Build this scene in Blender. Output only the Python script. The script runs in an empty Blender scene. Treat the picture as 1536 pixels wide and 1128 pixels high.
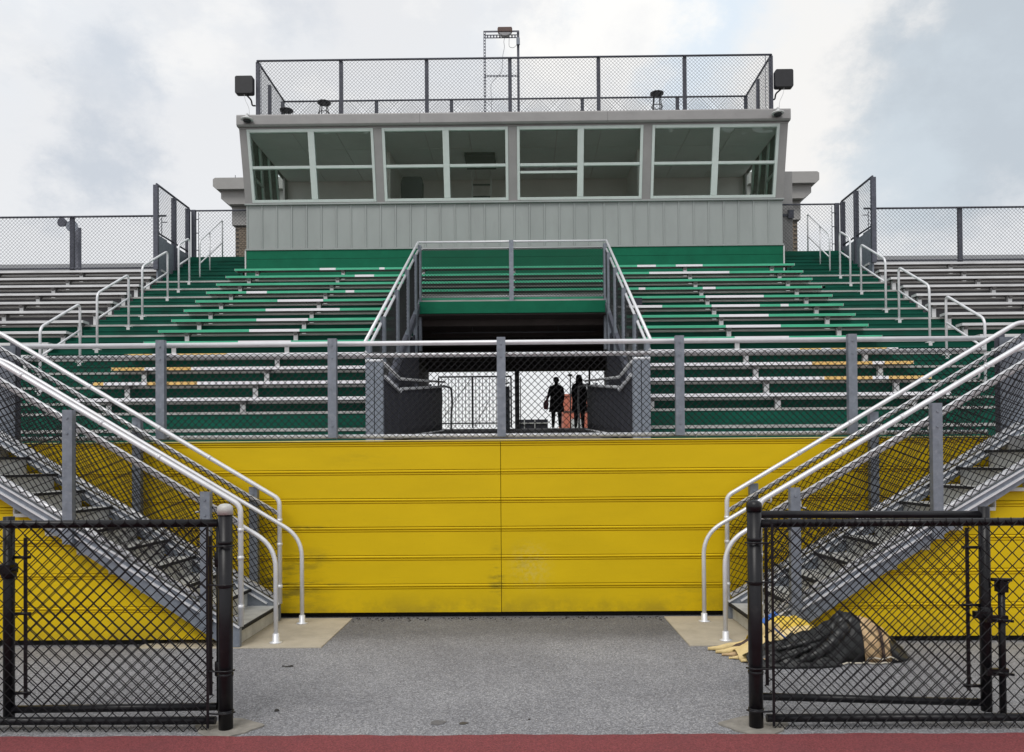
import bpy, math, random
import numpy as np
from mathutils import Vector, Matrix
random.seed(7)
R = math.radians
scene = bpy.context.scene
col = scene.collection

# ------------------------------------------------------------------ camera
W_PX, F_PX = 1536.0, 1145.0
YAW, PITCH, ROLL = R(0.55), R(0.6), R(-0.42)
cam_d = bpy.data.cameras.new('camera')
cam = bpy.data.objects.new('camera', cam_d)
col.objects.link(cam)
cam_d.sensor_width = 36.0
cam_d.lens = 36.0 * F_PX / W_PX
cam_d.clip_start, cam_d.clip_end = 0.05, 2000
cam_d.shift_x = -(18 - F_PX * math.tan(YAW)) / W_PX
cam_d.shift_y = (126 - F_PX * math.tan(PITCH)) / W_PX
cam.matrix_world = Matrix.Translation((0.24, 0, 1.6)) @ Matrix.Rotation(YAW, 4, 'Z') @ Matrix.Rotation(R(90) + PITCH, 4, 'X') @ Matrix.Rotation(ROLL, 4, 'Z')
scene.camera = cam

# ------------------------------------------------------------------ exposure, sun, sky
vs = scene.view_settings
vs.view_transform = 'Standard'
vs.look = 'None'
vs.gamma = 1.0
vs.exposure = 0.12
vs.use_curve_mapping = False
SUN_EL, SUN_AZ = R(56), R(200)          # azimuth clockwise from +Y: sun behind the photographer, a little to the left
sd = bpy.data.lights.new('sun', 'SUN')
sd.energy = 1.4
sd.angle = R(28)
sd.color = (1.0, 0.965, 0.92)
sun = bpy.data.objects.new('sun', sd)
col.objects.link(sun)
d = Vector((math.sin(SUN_AZ) * math.cos(SUN_EL), math.cos(SUN_AZ) * math.cos(SUN_EL), math.sin(SUN_EL)))
sun.rotation_euler = d.to_track_quat('Z', 'Y').to_euler()
sun.location = (0, -5, 30)

world = bpy.data.worlds.new('World')
scene.world = world
world.use_nodes = True
nt = world.node_tree
N, L = nt.nodes, nt.links
N.clear()
w_out = N.new('ShaderNodeOutputWorld')
w_bg = N.new('ShaderNodeBackground')
w_bg.inputs['Strength'].default_value = 0.1
L.new(w_bg.outputs[0], w_out.inputs[0])
sky = N.new('ShaderNodeTexSky')
sky.sky_type = 'NISHITA'
sky.sun_disc = False
sky.sun_elevation = SUN_EL
sky.sun_rotation = SUN_AZ
wtc = N.new('ShaderNodeTexCoord')
def wnoise(scale, detail, zs, rough=0.55):
    m = N.new('ShaderNodeMapping')
    m.inputs['Scale'].default_value = (1, 1, zs)
    L.new(wtc.outputs['Generated'], m.inputs[0])
    n = N.new('ShaderNodeTexNoise')
    n.inputs['Scale'].default_value = scale
    n.inputs['Detail'].default_value = detail
    n.inputs['Roughness'].default_value = rough
    L.new(m.outputs[0], n.inputs['Vector'])
    return n
def warped(vec, scale, detail, zs, amp, rough):
    n = wnoise(scale, detail, zs, rough)
    a = N.new('ShaderNodeVectorMath'); a.operation = 'SUBTRACT'; a.inputs[1].default_value = (0.5, 0.5, 0.5)
    L.new(n.outputs['Color'], a.inputs[0])
    b_ = N.new('ShaderNodeVectorMath'); b_.operation = 'SCALE'; b_.inputs['Scale'].default_value = amp
    L.new(a.outputs[0], b_.inputs[0])
    c_ = N.new('ShaderNodeVectorMath'); c_.operation = 'ADD'
    L.new(vec, c_.inputs[0]); L.new(b_.outputs[0], c_.inputs[1])
    return c_.outputs[0]
wvec = warped(warped(wtc.outputs['Generated'], 4.0, 3, 1.4, 0.22, 0.5), 13.0, 9, 1.4, 0.15, 0.66)
def wmix(fac, a, b):
    m = N.new('ShaderNodeMix'); m.data_type = 'RGBA'
    for sock, v in ((m.inputs[0], fac), (m.inputs[6], a), (m.inputs[7], b)):
        if isinstance(v, (int, float)): sock.default_value = v
        elif isinstance(v, tuple): sock.default_value = v + (1,)
        else: L.new(v, sock)
    return m.outputs[2]
def wramp(v, lo, hi, out=1.0):
    m = N.new('ShaderNodeMapRange'); m.interpolation_type = 'SMOOTHSTEP'
    m.inputs[1].default_value, m.inputs[2].default_value = lo, hi
    m.inputs[3].default_value, m.inputs[4].default_value = 0.0, out
    L.new(v, m.inputs[0])
    return m.outputs[0]
def blob(az, el, r_in, r_out, out):      # a cloud bank round one compass direction (degrees right of north, degrees up)
    v = N.new('ShaderNodeVectorMath'); v.operation = 'DISTANCE'
    a, e = R(az), R(el)
    v.inputs[1].default_value = (math.sin(a) * math.cos(e), math.cos(a) * math.cos(e), math.sin(e))
    L.new(wvec, v.inputs[0])
    m = N.new('ShaderNodeMapRange'); m.interpolation_type = 'SMOOTHSTEP'
    m.inputs[1].default_value, m.inputs[2].default_value = r_in, r_out
    m.inputs[3].default_value, m.inputs[4].default_value = out, 0.0
    L.new(v.outputs['Value'], m.inputs[0])
    return m.outputs[0]
c = wmix(0.90, sky.outputs[0], (8.35, 8.4, 8.5))                        # thin overcast over a blue sky
c = wmix(wramp(wnoise(2.6, 5, 1.8).outputs[0], 0.45, 0.70, 0.55), c, (7.4, 7.9, 8.5))   # bluish gaps
c = wmix(wramp(wnoise(5.4, 9, 2.0, 0.62).outputs[0], 0.50, 0.68, 0.6), c, (9.0, 8.95, 8.85))   # sunlit cloud tops
c = wmix(blob(15, 31, 0.10, 0.21, 0.85), c, (7.0, 8.0, 9.0))            # pale blue opening
c = wmix(blob(5, 28, 0.05, 0.115, 0.95), c, (9.4, 9.3, 9.1))            # bright cumulus heads in front of it
c = wmix(blob(5, 26, 0.0, 0.08, 0.6), c, (7.6, 7.8, 8.1))
c = wmix(blob(21, 24, 0.06, 0.17, 0.9), c, (8.7, 8.55, 8.35))
c = wmix(blob(29, 29, 0.04, 0.10, 0.8), c, (8.6, 8.5, 8.4))
c = wmix(blob(33, 22, 0.10, 0.19, 0.95), c, (4.9, 5.5, 6.1))           # slate cloud on the right
c = wmix(blob(27, 19, 0.03, 0.12, 0.75), c, (6.0, 6.7, 7.3))
c = wmix(blob(-31, 19, 0.03, 0.10, 0.85), c, (5.3, 5.8, 6.5))           # grey puffs on the left
c = wmix(blob(-28, 24.5, 0.01, 0.075, 0.8), c, (5.7, 6.2, 6.9))
c = wmix(blob(-16, 29.5, 0.01, 0.085, 0.7), c, (6.1, 6.5, 7.1))
L.new(c, w_bg.inputs['Color'])

# ------------------------------------------------------------------ materials
MATS = {}
def material(name, color, rough=0.6, metal=0.0, var=0.12, scale=6.0, detail=5.0, bump=0.0, bscale=None, spots=None, spec=None, stretch=(1, 1, 1)):
    """Principled base with noise in the colour, optional second-colour patches and fine relief."""
    m = bpy.data.materials.new(name)
    m.use_nodes = True
    t = m.node_tree
    n, l = t.nodes, t.links
    b = n['Principled BSDF']
    b.inputs['Roughness'].default_value = rough
    b.inputs['Metallic'].default_value = metal
    if spec is not None: b.inputs['Specular IOR Level'].default_value = spec
    tc = n.new('ShaderNodeNewGeometry')
    mp = n.new('ShaderNodeMapping')
    mp.inputs['Scale'].default_value = stretch
    l.new(tc.outputs['Position'], mp.inputs[0])
    nz = n.new('ShaderNodeTexNoise')
    nz.inputs['Scale'].default_value = scale
    nz.inputs['Detail'].default_value = detail
    nz.inputs['Roughness'].default_value = 0.6
    l.new(mp.outputs[0], nz.inputs['Vector'])
    rp = n.new('ShaderNodeMapRange')
    rp.inputs[1].default_value, rp.inputs[2].default_value = 0.3, 0.7
    rp.inputs[3].default_value, rp.inputs[4].default_value = 1 - var, 1 + var
    l.new(nz.outputs[0], rp.inputs[0])
    mul = n.new('ShaderNodeVectorMath'); mul.operation = 'SCALE'
    mul.inputs[0].default_value = color
    l.new(rp.outputs[0], mul.inputs['Scale'])
    out = mul.outputs[0]
    for sp in (spots or []):                       # (colour, scale, threshold lo, hi, amount)
        sn = n.new('ShaderNodeTexNoise')
        sn.inputs['Scale'].default_value = sp[1]
        sn.inputs['Detail'].default_value = 7
        sn.inputs['Roughness'].default_value = 0.65
        l.new(mp.outputs[0], sn.inputs['Vector'])
        sr = n.new('ShaderNodeMapRange')
        sr.inputs[1].default_value, sr.inputs[2].default_value = sp[2], sp[3]
        sr.inputs[3].default_value, sr.inputs[4].default_value = 0, sp[4]
        l.new(sn.outputs[0], sr.inputs[0])
        mx = n.new('ShaderNodeMix'); mx.data_type = 'RGBA'
        l.new(sr.outputs[0], mx.inputs[0]); l.new(out, mx.inputs[6])
        mx.inputs[7].default_value = tuple(sp[0]) + (1,)
        out = mx.outputs[2]
    l.new(out, b.inputs['Base Color'])
    if bump:
        bn = n.new('ShaderNodeTexNoise')
        bn.inputs['Scale'].default_value = bscale or scale * 4
        bn.inputs['Detail'].default_value = 6
        l.new(mp.outputs[0], bn.inputs['Vector'])
        bp = n.new('ShaderNodeBump')
        bp.inputs['Strength'].default_value = bump
        bp.inputs['Distance'].default_value = 0.01
        l.new(bn.outputs[0], bp.inputs['Height'])
        l.new(bp.outputs[0], b.inputs['Normal'])
    MATS[name] = m
    return m

material('galvanised', (0.21, 0.235, 0.275), 0.55, 0.35, 0.16, 14, spots=[((0.34, 0.36, 0.39), 22, 0.52, 0.7, 0.5)])
material('dark_galvanised', (0.085, 0.09, 0.115), 0.55, 0.3, 0.2, 10, spots=[((0.16, 0.165, 0.19), 22, 0.52, 0.7, 0.5)])
material('aluminium', (0.72, 0.73, 0.755), 0.38, 0.25, 0.06, 9, spots=[((0.48, 0.49, 0.51), 5, 0.56, 0.75, 0.5)])
material('mill_aluminium', (0.64, 0.645, 0.65), 0.45, 0.2, 0.12, 5, stretch=(0.4, 3, 3), spots=[((0.30, 0.30, 0.30), 3, 0.52, 0.75, 0.55)])
material('foot_aluminium', (0.43, 0.425, 0.415), 0.55, 0.25, 0.16, 5, stretch=(0.4, 3, 3), spots=[((0.22, 0.215, 0.21), 3, 0.5, 0.74, 0.6)])
material('tread_metal', (0.50, 0.505, 0.485), 0.5, 0.15, 0.18, 5, spots=[((0.32, 0.32, 0.30), 9, 0.5, 0.72, 0.6)], bump=0.15, bscale=120)
material('black_coat', (0.008, 0.008, 0.010), 0.34, 0.0, 0.3, 14, spec=0.3, spots=[((0.03, 0.028, 0.027), 18, 0.57, 0.74, 0.5)])
material('wire_black', (0.012, 0.012, 0.014), 0.5, spec=0.25)
material('wire_grey', (0.06, 0.065, 0.075), 0.5, 0.2)
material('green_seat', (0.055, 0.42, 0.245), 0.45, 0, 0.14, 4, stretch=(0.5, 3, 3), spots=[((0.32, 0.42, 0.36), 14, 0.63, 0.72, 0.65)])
material('white_seat', (0.80, 0.79, 0.83), 0.5, 0, 0.06, 4, stretch=(0.5, 3, 3), spots=[((0.5, 0.5, 0.5), 8, 0.55, 0.75, 0.5)])
material('yellow_seat', (0.74, 0.48, 0.16), 0.5, 0, 0.10, 4, spots=[((0.66, 0.62, 0.52), 12, 0.60, 0.70, 0.7)])
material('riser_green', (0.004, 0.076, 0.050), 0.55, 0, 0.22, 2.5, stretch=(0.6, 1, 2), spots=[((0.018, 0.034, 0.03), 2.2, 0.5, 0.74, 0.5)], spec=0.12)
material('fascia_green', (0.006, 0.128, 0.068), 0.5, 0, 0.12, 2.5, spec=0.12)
material('under_seat', (0.17, 0.165, 0.165), 0.6, 0.2, 0.2, 5, stretch=(0.4, 3, 3))  # bare metal with the shade under the benches put into its colour
material('side_grey', (0.10, 0.10, 0.11), 0.6, 0.1, 0.15, 3)
material('siding', (0.295, 0.318, 0.312), 0.5, 0.1, 0.07, 1.6, stretch=(1, 1, 0.3), spots=[((0.24, 0.257, 0.252), 3, 0.52, 0.74, 0.45)])
material('trim_grey', (0.285, 0.281, 0.280), 0.55, 0.05, 0.07, 2.0, spots=[((0.23, 0.225, 0.225), 3, 0.52, 0.7, 0.4)])
material('window_white', (0.56, 0.635, 0.61), 0.4, 0, 0.05, 3)
material('interior', (0.78, 0.74, 0.73), 0.8, 0, 0.08, 1)
material('ceiling_tile', (0.84, 0.88, 0.86), 0.85, 0, 0.04, 2)
material('black_plastic', (0.012, 0.012, 0.015), 0.45, 0, 0.2, 8)
material('tan_concrete', (0.42, 0.375, 0.295), 0.85, 0, 0.10, 6, bump=0.25, bscale=60, spots=[((0.30, 0.27, 0.21), 2.5, 0.5, 0.7, 0.5), ((0.2, 0.18, 0.15), 40, 0.62, 0.72, 0.6)])
material('footing', (0.235, 0.22, 0.195), 0.9, 0, 0.2, 18, bump=0.4, bscale=70)
material('stucco', (0.36, 0.355, 0.345), 0.8, 0, 0.05, 2)
material('brick', (0.23, 0.185, 0.14), 0.85, 0, 0.18, 9)
material('mortar_dark', (0.13, 0.115, 0.10), 0.9)
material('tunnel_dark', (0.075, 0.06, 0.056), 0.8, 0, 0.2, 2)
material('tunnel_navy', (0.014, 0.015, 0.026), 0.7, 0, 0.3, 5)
material('ramp', (0.13, 0.125, 0.13), 0.8, 0, 0.15, 6, bump=0.2)
material('deck', (0.30, 0.30, 0.30), 0.6, 0.2, 0.15, 4)
material('silhouette_dark', (0.012, 0.012, 0.014), 0.8)
material('cloth_grey', (0.02, 0.02, 0.024), 0.8)
material('skin', (0.10, 0.06, 0.045), 0.6)
material('hair', (0.01, 0.008, 0.007), 0.6)
material('bag_pink', (0.42, 0.13, 0.14), 0.6)
material('red_wall', (0.56, 0.17, 0.11), 0.7, 0, 0.08, 0.6)
material('tarp_black', (0.008, 0.009, 0.009), 0.40, 0, 0.25, 5, bump=0.25, bscale=22)
material('tarp_tan', (0.52, 0.36, 0.19), 0.6, 0, 0.16, 8, bump=0.3, bscale=25, spots=[((0.26, 0.16, 0.08), 9, 0.52, 0.68, 0.6)])
material('tarp_cream', (0.68, 0.52, 0.24), 0.6, 0, 0.12, 9, bump=0.3, bscale=25, spots=[((0.40, 0.26, 0.12), 10, 0.55, 0.7, 0.6)])
material('tarp_yellow', (0.72, 0.50, 0.06), 0.55, 0, 0.10, 8, bump=0.2, bscale=22)
material('tarp_brown', (0.055, 0.03, 0.02), 0.6)
material('tarp_blue', (0.03, 0.12, 0.42), 0.5)
material('rope', (0.62, 0.57, 0.47), 0.8)
material('lamp_glass', (0.32, 0.32, 0.33), 0.25)
material('rust_metal', (0.10, 0.06, 0.05), 0.6)
material('dome_white', (0.55, 0.56, 0.56), 0.4)
material('paper', (0.6, 0.6, 0.6), 0.8)
material('roof_far', (0.19, 0.195, 0.205), 0.7, 0, 0.06, 0.5)
material('oil', (0.05, 0.048, 0.05), 0.5)
material('oil_faint', (0.12, 0.118, 0.122), 0.7, 0, 0.3, 60)
material('debris', (0.03, 0.027, 0.024), 0.8)
material('gap_black', (0.006, 0.006, 0.006), 0.9)
material('field', (0.075, 0.09, 0.05), 0.9, 0, 0.2, 0.4)

def yellow_paint():
    m = material('yellow_paint', (0.665, 0.46, 0.005), 0.55, 0, 0.05, 1.2, stretch=(1, 1, 3), spec=0.18)
    t = m.node_tree; n, l = t.nodes, t.links
    b = n['Principled BSDF']
    src = b.inputs['Base Color'].links[0].from_socket
    g = n.new('ShaderNodeNewGeometry')
    def noise(scale, st=(1, 1, 1), det=8):
        mp = n.new('ShaderNodeMapping'); mp.inputs['Scale'].default_value = st
        l.new(g.outputs['Position'], mp.inputs[0])
        z = n.new('ShaderNodeTexNoise'); z.inputs['Scale'].default_value = scale
        z.inputs['Detail'].default_value = det; z.inputs['Roughness'].default_value = 0.7
        l.new(mp.outputs[0], z.inputs['Vector'])
        return z.outputs[0]
    def ramp(v, a, c_, o0=0.0, o1=1.0):
        r = n.new('ShaderNodeMapRange'); r.interpolation_type = 'SMOOTHSTEP'
        r.inputs[1].default_value, r.inputs[2].default_value = a, c_
        r.inputs[3].default_value, r.inputs[4].default_value = o0, o1
        l.new(v, r.inputs[0]); return r.outputs[0]
    def mul(a, c_):
        x = n.new('ShaderNodeMath'); x.operation = 'MULTIPLY'
        for i, v in enumerate((a, c_)):
            if isinstance(v, float): x.inputs[i].default_value = v
            else: l.new(v, x.inputs[i])
        return x.outputs[0]
    def patch(px, pz, sx, sz):            # mildew patch of its own shape at one place on the wall
        mp = n.new('ShaderNodeMapping')
        mp.inputs['Location'].default_value = (-px / sx, 0, -pz / sz)
        mp.inputs['Scale'].default_value = (1 / sx, 0, 1 / sz)
        l.new(g.outputs['Position'], mp.inputs[0])
        ln = n.new('ShaderNodeVectorMath'); ln.operation = 'LENGTH'
        l.new(mp.outputs[0], ln.inputs[0])
        return ramp(ln.outputs['Value'], 0.1, 1.0, 1.0, 0.0)
    def over(fac, colr):
        nonlocal src
        x = n.new('ShaderNodeMix'); x.data_type = 'RGBA'
        l.new(fac, x.inputs[0]); l.new(src, x.inputs[6]); x.inputs[7].default_value = colr + (1,)
        src = x.outputs[2]
    grit = ramp(noise(7, (0.5, 1, 2.2), 10), 0.42, 0.62)
    grit2 = ramp(noise(26), 0.40, 0.62)
    for (px, pz, sx, sz, a) in ((-0.05, 0.42, 0.12, 0.45, 0.55), (0.22, 0.55, 0.26, 0.30, 0.25), (-2.3, 0.34, 0.75, 0.36, 0.8), (-2.25, 0.63, 0.6, 0.05, 0.7), (-2.1, 0.925, 0.5, 0.03, 0.6), (-2.2, 0.345, 0.9, 0.04, 0.7), (-2.0, 0.60, 0.4, 0.18, 0.3), (2.0, 0.25, 0.5, 0.3, 0.2), (-1.4, 1.62, 0.5, 0.12, 0.12)):
        over(mul(mul(patch(px, pz, sx, sz), grit), a), (0.105, 0.095, 0.022))
    over(mul(mul(patch(0.30, 0.52, 0.30, 0.34), grit2), 0.35), (0.62, 0.52, 0.16))
    over(ramp(noise(3.2, (1, 1, 14)), 0.56, 0.80, 0, 0.28), (0.36, 0.25, 0.02))       # faint smears along the boards
    over(ramp(noise(38, (1, 1, 1)), 0.66, 0.74, 0, 0.45), (0.20, 0.16, 0.05))         # specks
    sp = n.new('ShaderNodeSeparateXYZ'); l.new(g.outputs['Position'], sp.inputs[0])
    over(mul(ramp(sp.outputs['Z'], 0.05, 0.30, 0.40, 0.0), ramp(noise(2.2), 0.38, 0.62)), (0.15, 0.12, 0.025))   # splash dirt at the foot
    l.new(src, b.inputs['Base Color'])
yellow_paint()
material('cap_highlight', (0.72, 0.60, 0.20), 0.5, 0, 0.1, 3)  # paler wall yellow, highlight on the top lip put into the colour

def asphalt():
    m = bpy.data.materials.new('asphalt'); MATS['asphalt'] = m
    m.use_nodes = True
    t = m.node_tree; n, l = t.nodes, t.links
    b = n['Principled BSDF']; b.inputs['Roughness'].default_value = 0.85
    g = n.new('ShaderNodeNewGeometry')
    def nz(s, d_=6, r=0.6):
        z = n.new('ShaderNodeTexNoise'); z.inputs['Scale'].default_value = s
        z.inputs['Detail'].default_value = d_; z.inputs['Roughness'].default_value = r
        l.new(g.outputs['Position'], z.inputs['Vector']); return z.outputs[0]
    def ramp(v, *st):
        r = n.new('ShaderNodeValToRGB'); e = r.color_ramp.elements
        while len(e) < len(st): e.new(0.5)
        for el, (p, c_) in zip(e, st): el.position, el.color = p, c_ + (1,)
        l.new(v, r.inputs[0]); return r.outputs[0]
    vo = n.new('ShaderNodeTexVoronoi'); vo.inputs['Scale'].default_value = 105
    l.new(g.outputs['Position'], vo.inputs['Vector'])
    cells = ramp(vo.outputs['Color'], (0.08, (0.125, 0.126, 0.134)), (0.5, (0.208, 0.210, 0.222)), (0.92, (0.36, 0.36, 0.368)))
    fine = ramp(nz(120, 3), (0.3, (0.6, 0.6, 0.6)), (0.7, (1.42, 1.42, 1.42)))
    big = ramp(nz(0.9, 5), (0.3, (0.80, 0.80, 0.82)), (0.7, (1.14, 1.14, 1.14)))
    def mulc(a, c_):
        x = n.new('ShaderNodeVectorMath'); x.operation = 'MULTIPLY'
        l.new(a, x.inputs[0]); l.new(c_, x.inputs[1]); return x.outputs[0]
    cc = mulc(mulc(cells, fine), big)
    # asphalt darkens towards the foot of the wall
    sp = n.new('ShaderNodeSeparateXYZ'); l.new(g.outputs['Position'], sp.inputs[0])
    ad = n.new('ShaderNodeMath'); ad.operation = 'MULTIPLY_ADD'; ad.inputs[1].default_value = 0.8
    l.new(nz(1.6, 5), ad.inputs[0]); l.new(sp.outputs['Y'], ad.inputs[2])
    mr = n.new('ShaderNodeMapRange'); mr.interpolation_type = 'SMOOTHSTEP'
    mr.inputs[1].default_value, mr.inputs[2].default_value = 6.9, 7.6
    mr.inputs[3].default_value, mr.inputs[4].default_value = 1.0, 0.62
    l.new(ad.outputs[0], mr.inputs[0])
    sc = n.new('ShaderNodeVectorMath'); sc.operation = 'SCALE'
    l.new(cc, sc.inputs[0]); l.new(mr.outputs[0], sc.inputs['Scale'])
    l.new(sc.outputs[0], b.inputs['Base Color'])
    bp = n.new('ShaderNodeBump'); bp.inputs['Strength'].default_value = 0.55; bp.inputs['Distance'].default_value = 0.006
    l.new(vo.outputs['Distance'], bp.inputs['Height']); l.new(bp.outputs[0], b.inputs['Normal'])
asphalt()
def track_rubber():
    m = material('track_rubber', (0.195, 0.042, 0.047), 0.9, 0, 0.55, 110, bump=0.6, bscale=220, spots=[((0.13, 0.035, 0.042), 3.0, 0.5, 0.75, 0.5), ((0.34, 0.12, 0.125), 90, 0.60, 0.72, 0.7), ((0.05, 0.02, 0.025), 75, 0.62, 0.72, 0.7)])
track_rubber()

def glass_mat():
    m = bpy.data.materials.new('window_glass'); MATS['window_glass'] = m
    m.use_nodes = True
    t = m.node_tree; n, l = t.nodes, t.links
    n.clear()
    o = n.new('ShaderNodeOutputMaterial')
    tr = n.new('ShaderNodeBsdfTransparent'); tr.inputs[0].default_value = (0.93, 0.965, 0.95, 1)
    gl = n.new('ShaderNodeBsdfGlossy'); gl.inputs['Roughness'].default_value = 0.02
    gl.inputs['Color'].default_value = (0.85, 0.95, 0.9, 1)
    g = n.new('ShaderNodeNewGeometry')
    z = n.new('ShaderNodeTexNoise'); z.inputs['Scale'].default_value = 0.8; z.inputs['Detail'].default_value = 2
    l.new(g.outputs['Position'], z.inputs['Vector'])
    bp = n.new('ShaderNodeBump'); bp.inputs['Strength'].default_value = 0.12; bp.inputs['Distance'].default_value = 0.1
    l.new(z.outputs[0], bp.inputs['Height']); l.new(bp.outputs[0], gl.inputs['Normal'])
    fr = n.new('ShaderNodeFresnel'); fr.inputs['IOR'].default_value = 1.5
    mx = n.new('ShaderNodeMixShader')
    l.new(fr.outputs[0], mx.inputs[0]); l.new(tr.outputs[0], mx.inputs[1]); l.new(gl.outputs[0], mx.inputs[2])
    l.new(mx.outputs[0], o.inputs[0])
glass_mat()

# ------------------------------------------------------------------ mesh builders
class MB:
    def __init__(s): s.v, s.f, s.mi, s.sm = [], [], [], []
    def add(s, vs_, fs, mi=0, smooth=False):
        o = len(s.v); s.v += [tuple(v) for v in vs_]
        s.f += [tuple(i + o for i in f) for f in fs]
        s.mi += [mi] * len(fs); s.sm += [smooth] * len(fs)
        return s
    def box(s, x0, x1, y0, y1, z0, z1, mi=0):
        if x0 > x1: x0, x1 = x1, x0
        return s.add([(x0, y0, z0), (x1, y0, z0), (x1, y1, z0), (x0, y1, z0), (x0, y0, z1), (x1, y0, z1), (x1, y1, z1), (x0, y1, z1)],
                     [(0, 3, 2, 1), (4, 5, 6, 7), (0, 1, 5, 4), (1, 2, 6, 5), (2, 3, 7, 6), (3, 0, 4, 7)], mi)
    def bar(s, a, b, w, h, up=(0, 0, 1), mi=0):       # rectangular bar from a to b
        a, b, up = Vector(a), Vector(b), Vector(up)
        t = (b - a).normalized(); r = t.cross(up).normalized() * (w / 2); u = r.cross(t).normalized() * (h / 2)
        p = [a - r - u, a + r - u, a + r + u, a - r + u, b - r - u, b + r - u, b + r + u, b - r + u]
        return s.add(p, [(0, 1, 2, 3), (7, 6, 5, 4), (0, 4, 5, 1), (1, 5, 6, 2), (2, 6, 7, 3), (3, 7, 4, 0)], mi)
    def tube(s, pts, r, n=8, mi=0, caps=True, closed=False):
        pts = [Vector(p) for p in pts]
        rs = r if isinstance(r, (list, tuple)) else [r] * len(pts)
        k = len(pts); vs_ = []; prev = None
        for i, p in enumerate(pts):
            t = ((pts[(i + 1) % k] if closed or i < k - 1 else p) - (pts[i - 1] if closed or i > 0 else p)).normalized()
            if prev is None:
                a = Vector((0, 0, 1)) if abs(t.z) < 0.9 else Vector((1, 0, 0))
                u = t.cross(a).normalized()
            else:
                u = (prev - t * prev.dot(t)).normalized()
            prev = u; w = t.cross(u)
            for j in range(n):
                an = 2 * math.pi * j / n
                vs_.append(p + (u * math.cos(an) + w * math.sin(an)) * rs[i])
        fs = []
        for i in range(k if closed else k - 1):
            i2 = (i + 1) % k
            for j in range(n):
                j2 = (j + 1) % n
                fs.append((i * n + j, i * n + j2, i2 * n + j2, i2 * n + j))
        s.add(vs_, fs, mi, True)
        if caps and not closed:
            o = len(s.v) - len(vs_)
            s.f += [tuple(o + j for j in reversed(range(n))), tuple(o + (k - 1) * n + j for j in range(n))]
            s.mi += [mi, mi]; s.sm += [False, False]
        return s
    def prism(s, prof, axis, a, b, mi=0):              # prof: points in the two other axes
        def P(p, t):
            return {'x': (t, p[0], p[1]), 'y': (p[0], t, p[1]), 'z': (p[0], p[1], t)}[axis]
        n = len(prof)
        return s.add([P(p, a) for p in prof] + [P(p, b) for p in prof],
                     [tuple(range(n)), tuple(reversed(range(n, 2 * n)))] + [(i, (i + 1) % n, n + (i + 1) % n, n + i) for i in range(n)], mi)
    def lathe(s, cx, cy, prof, n=16, mi=0):            # prof: (radius, z)
        vs_ = [(cx + r * math.cos(2 * math.pi * j / n), cy + r * math.sin(2 * math.pi * j / n), z) for r, z in prof for j in range(n)]
        fs = [(i * n + j, i * n + (j + 1) % n, (i + 1) * n + (j + 1) % n, (i + 1) * n + j) for i in range(len(prof) - 1) for j in range(n)]
        s.add(vs_, fs, mi, True)
        o = len(s.v) - len(vs_)
        s.f += [tuple(o + j for j in reversed(range(n))), tuple(o + (len(prof) - 1) * n + j for j in range(n))]
        s.mi += [mi, mi]; s.sm += [False, False]
        return s
def fillet(pts, r, n=5):
    pts = [Vector(p) for p in pts]; out = [pts[0]]
    for i in range(1, len(pts) - 1):
        p, a, b = pts[i], pts[i - 1], pts[i + 1]
        da, db = (a - p), (b - p)
        q = min(r, da.length * 0.48, db.length * 0.48)
        p0, p1 = p + da.normalized() * q, p + db.normalized() * q
        for k in range(n + 1):
            t = k / n
            out.append(p0 * (1 - t) ** 2 + p * 2 * t * (1 - t) + p1 * t * t)
    out.append(pts[-1])
    return out

import bmesh
WL = {}
def wloc(o): return WL.get(o.name, Vector((0, 0, 0)))
def mesh_of(name, mb, mats, off=Vector((0, 0, 0)), fix=True):
    me = bpy.data.meshes.new(name)
    me.from_pydata([(v[0] - off.x, v[1] - off.y, v[2] - off.z) for v in mb.v], [], mb.f)
    for m in (mats if isinstance(mats, (list, tuple)) else [mats]): me.materials.append(MATS[m])
    me.polygons.foreach_set('material_index', mb.mi)
    me.polygons.foreach_set('use_smooth', mb.sm)
    if fix:
        bm = bmesh.new(); bm.from_mesh(me)
        bmesh.ops.recalc_face_normals(bm, faces=bm.faces)
        bm.to_mesh(me); bm.free()
    me.update()
    return me
def link(name, me, parent=None, loc=None, kind=None):
    o = bpy.data.objects.new(name, me); col.objects.link(o)
    if parent is not None: o.parent = parent
    if loc is not None: o.location = loc
    WL[o.name] = wloc(parent) + Vector(o.location) if parent is not None else Vector(o.location)
    if kind: o['kind'] = kind
    return o
def obj(name, mb, mats, parent=None, bevel=0.0, fix=True, kind=None):
    """One mesh object; vertices are given in world space and stored relative to the parent's base."""
    o = link(name, mesh_of(name, mb, mats, wloc(parent) if parent is not None else Vector((0, 0, 0)), fix), parent, kind=kind)
    if bevel:
        b = o.modifiers.new('edge', 'BEVEL'); b.width = bevel; b.segments = 2; b.limit_method = 'ANGLE'
    return o
def tag(o, label, cat, group=None):
    o['label'], o['category'] = label, cat
    if group: o['group'] = group
    return o
def thing(name, loc, label, cat, group=None):
    o = bpy.data.objects.new(name, None); col.objects.link(o)
    o.location = loc; o.empty_display_size = 0.1
    WL[o.name] = Vector(loc)
    return tag(o, label, cat, group)
def solo(name, mb, mats, loc, label, cat, group=None, bevel=0.0):      # a thing that is one mesh, origin at its base
    me = mesh_of(name, mb, mats, Vector(loc))
    o = link(name, me, None, loc)
    if bevel:
        b = o.modifiers.new('edge', 'BEVEL'); b.width = bevel; b.segments = 2; b.limit_method = 'ANGLE'
    return tag(o, label, cat, group)
def struct(name, mb, mats, **k): return obj(name, mb, mats, kind='structure', **k)

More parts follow.
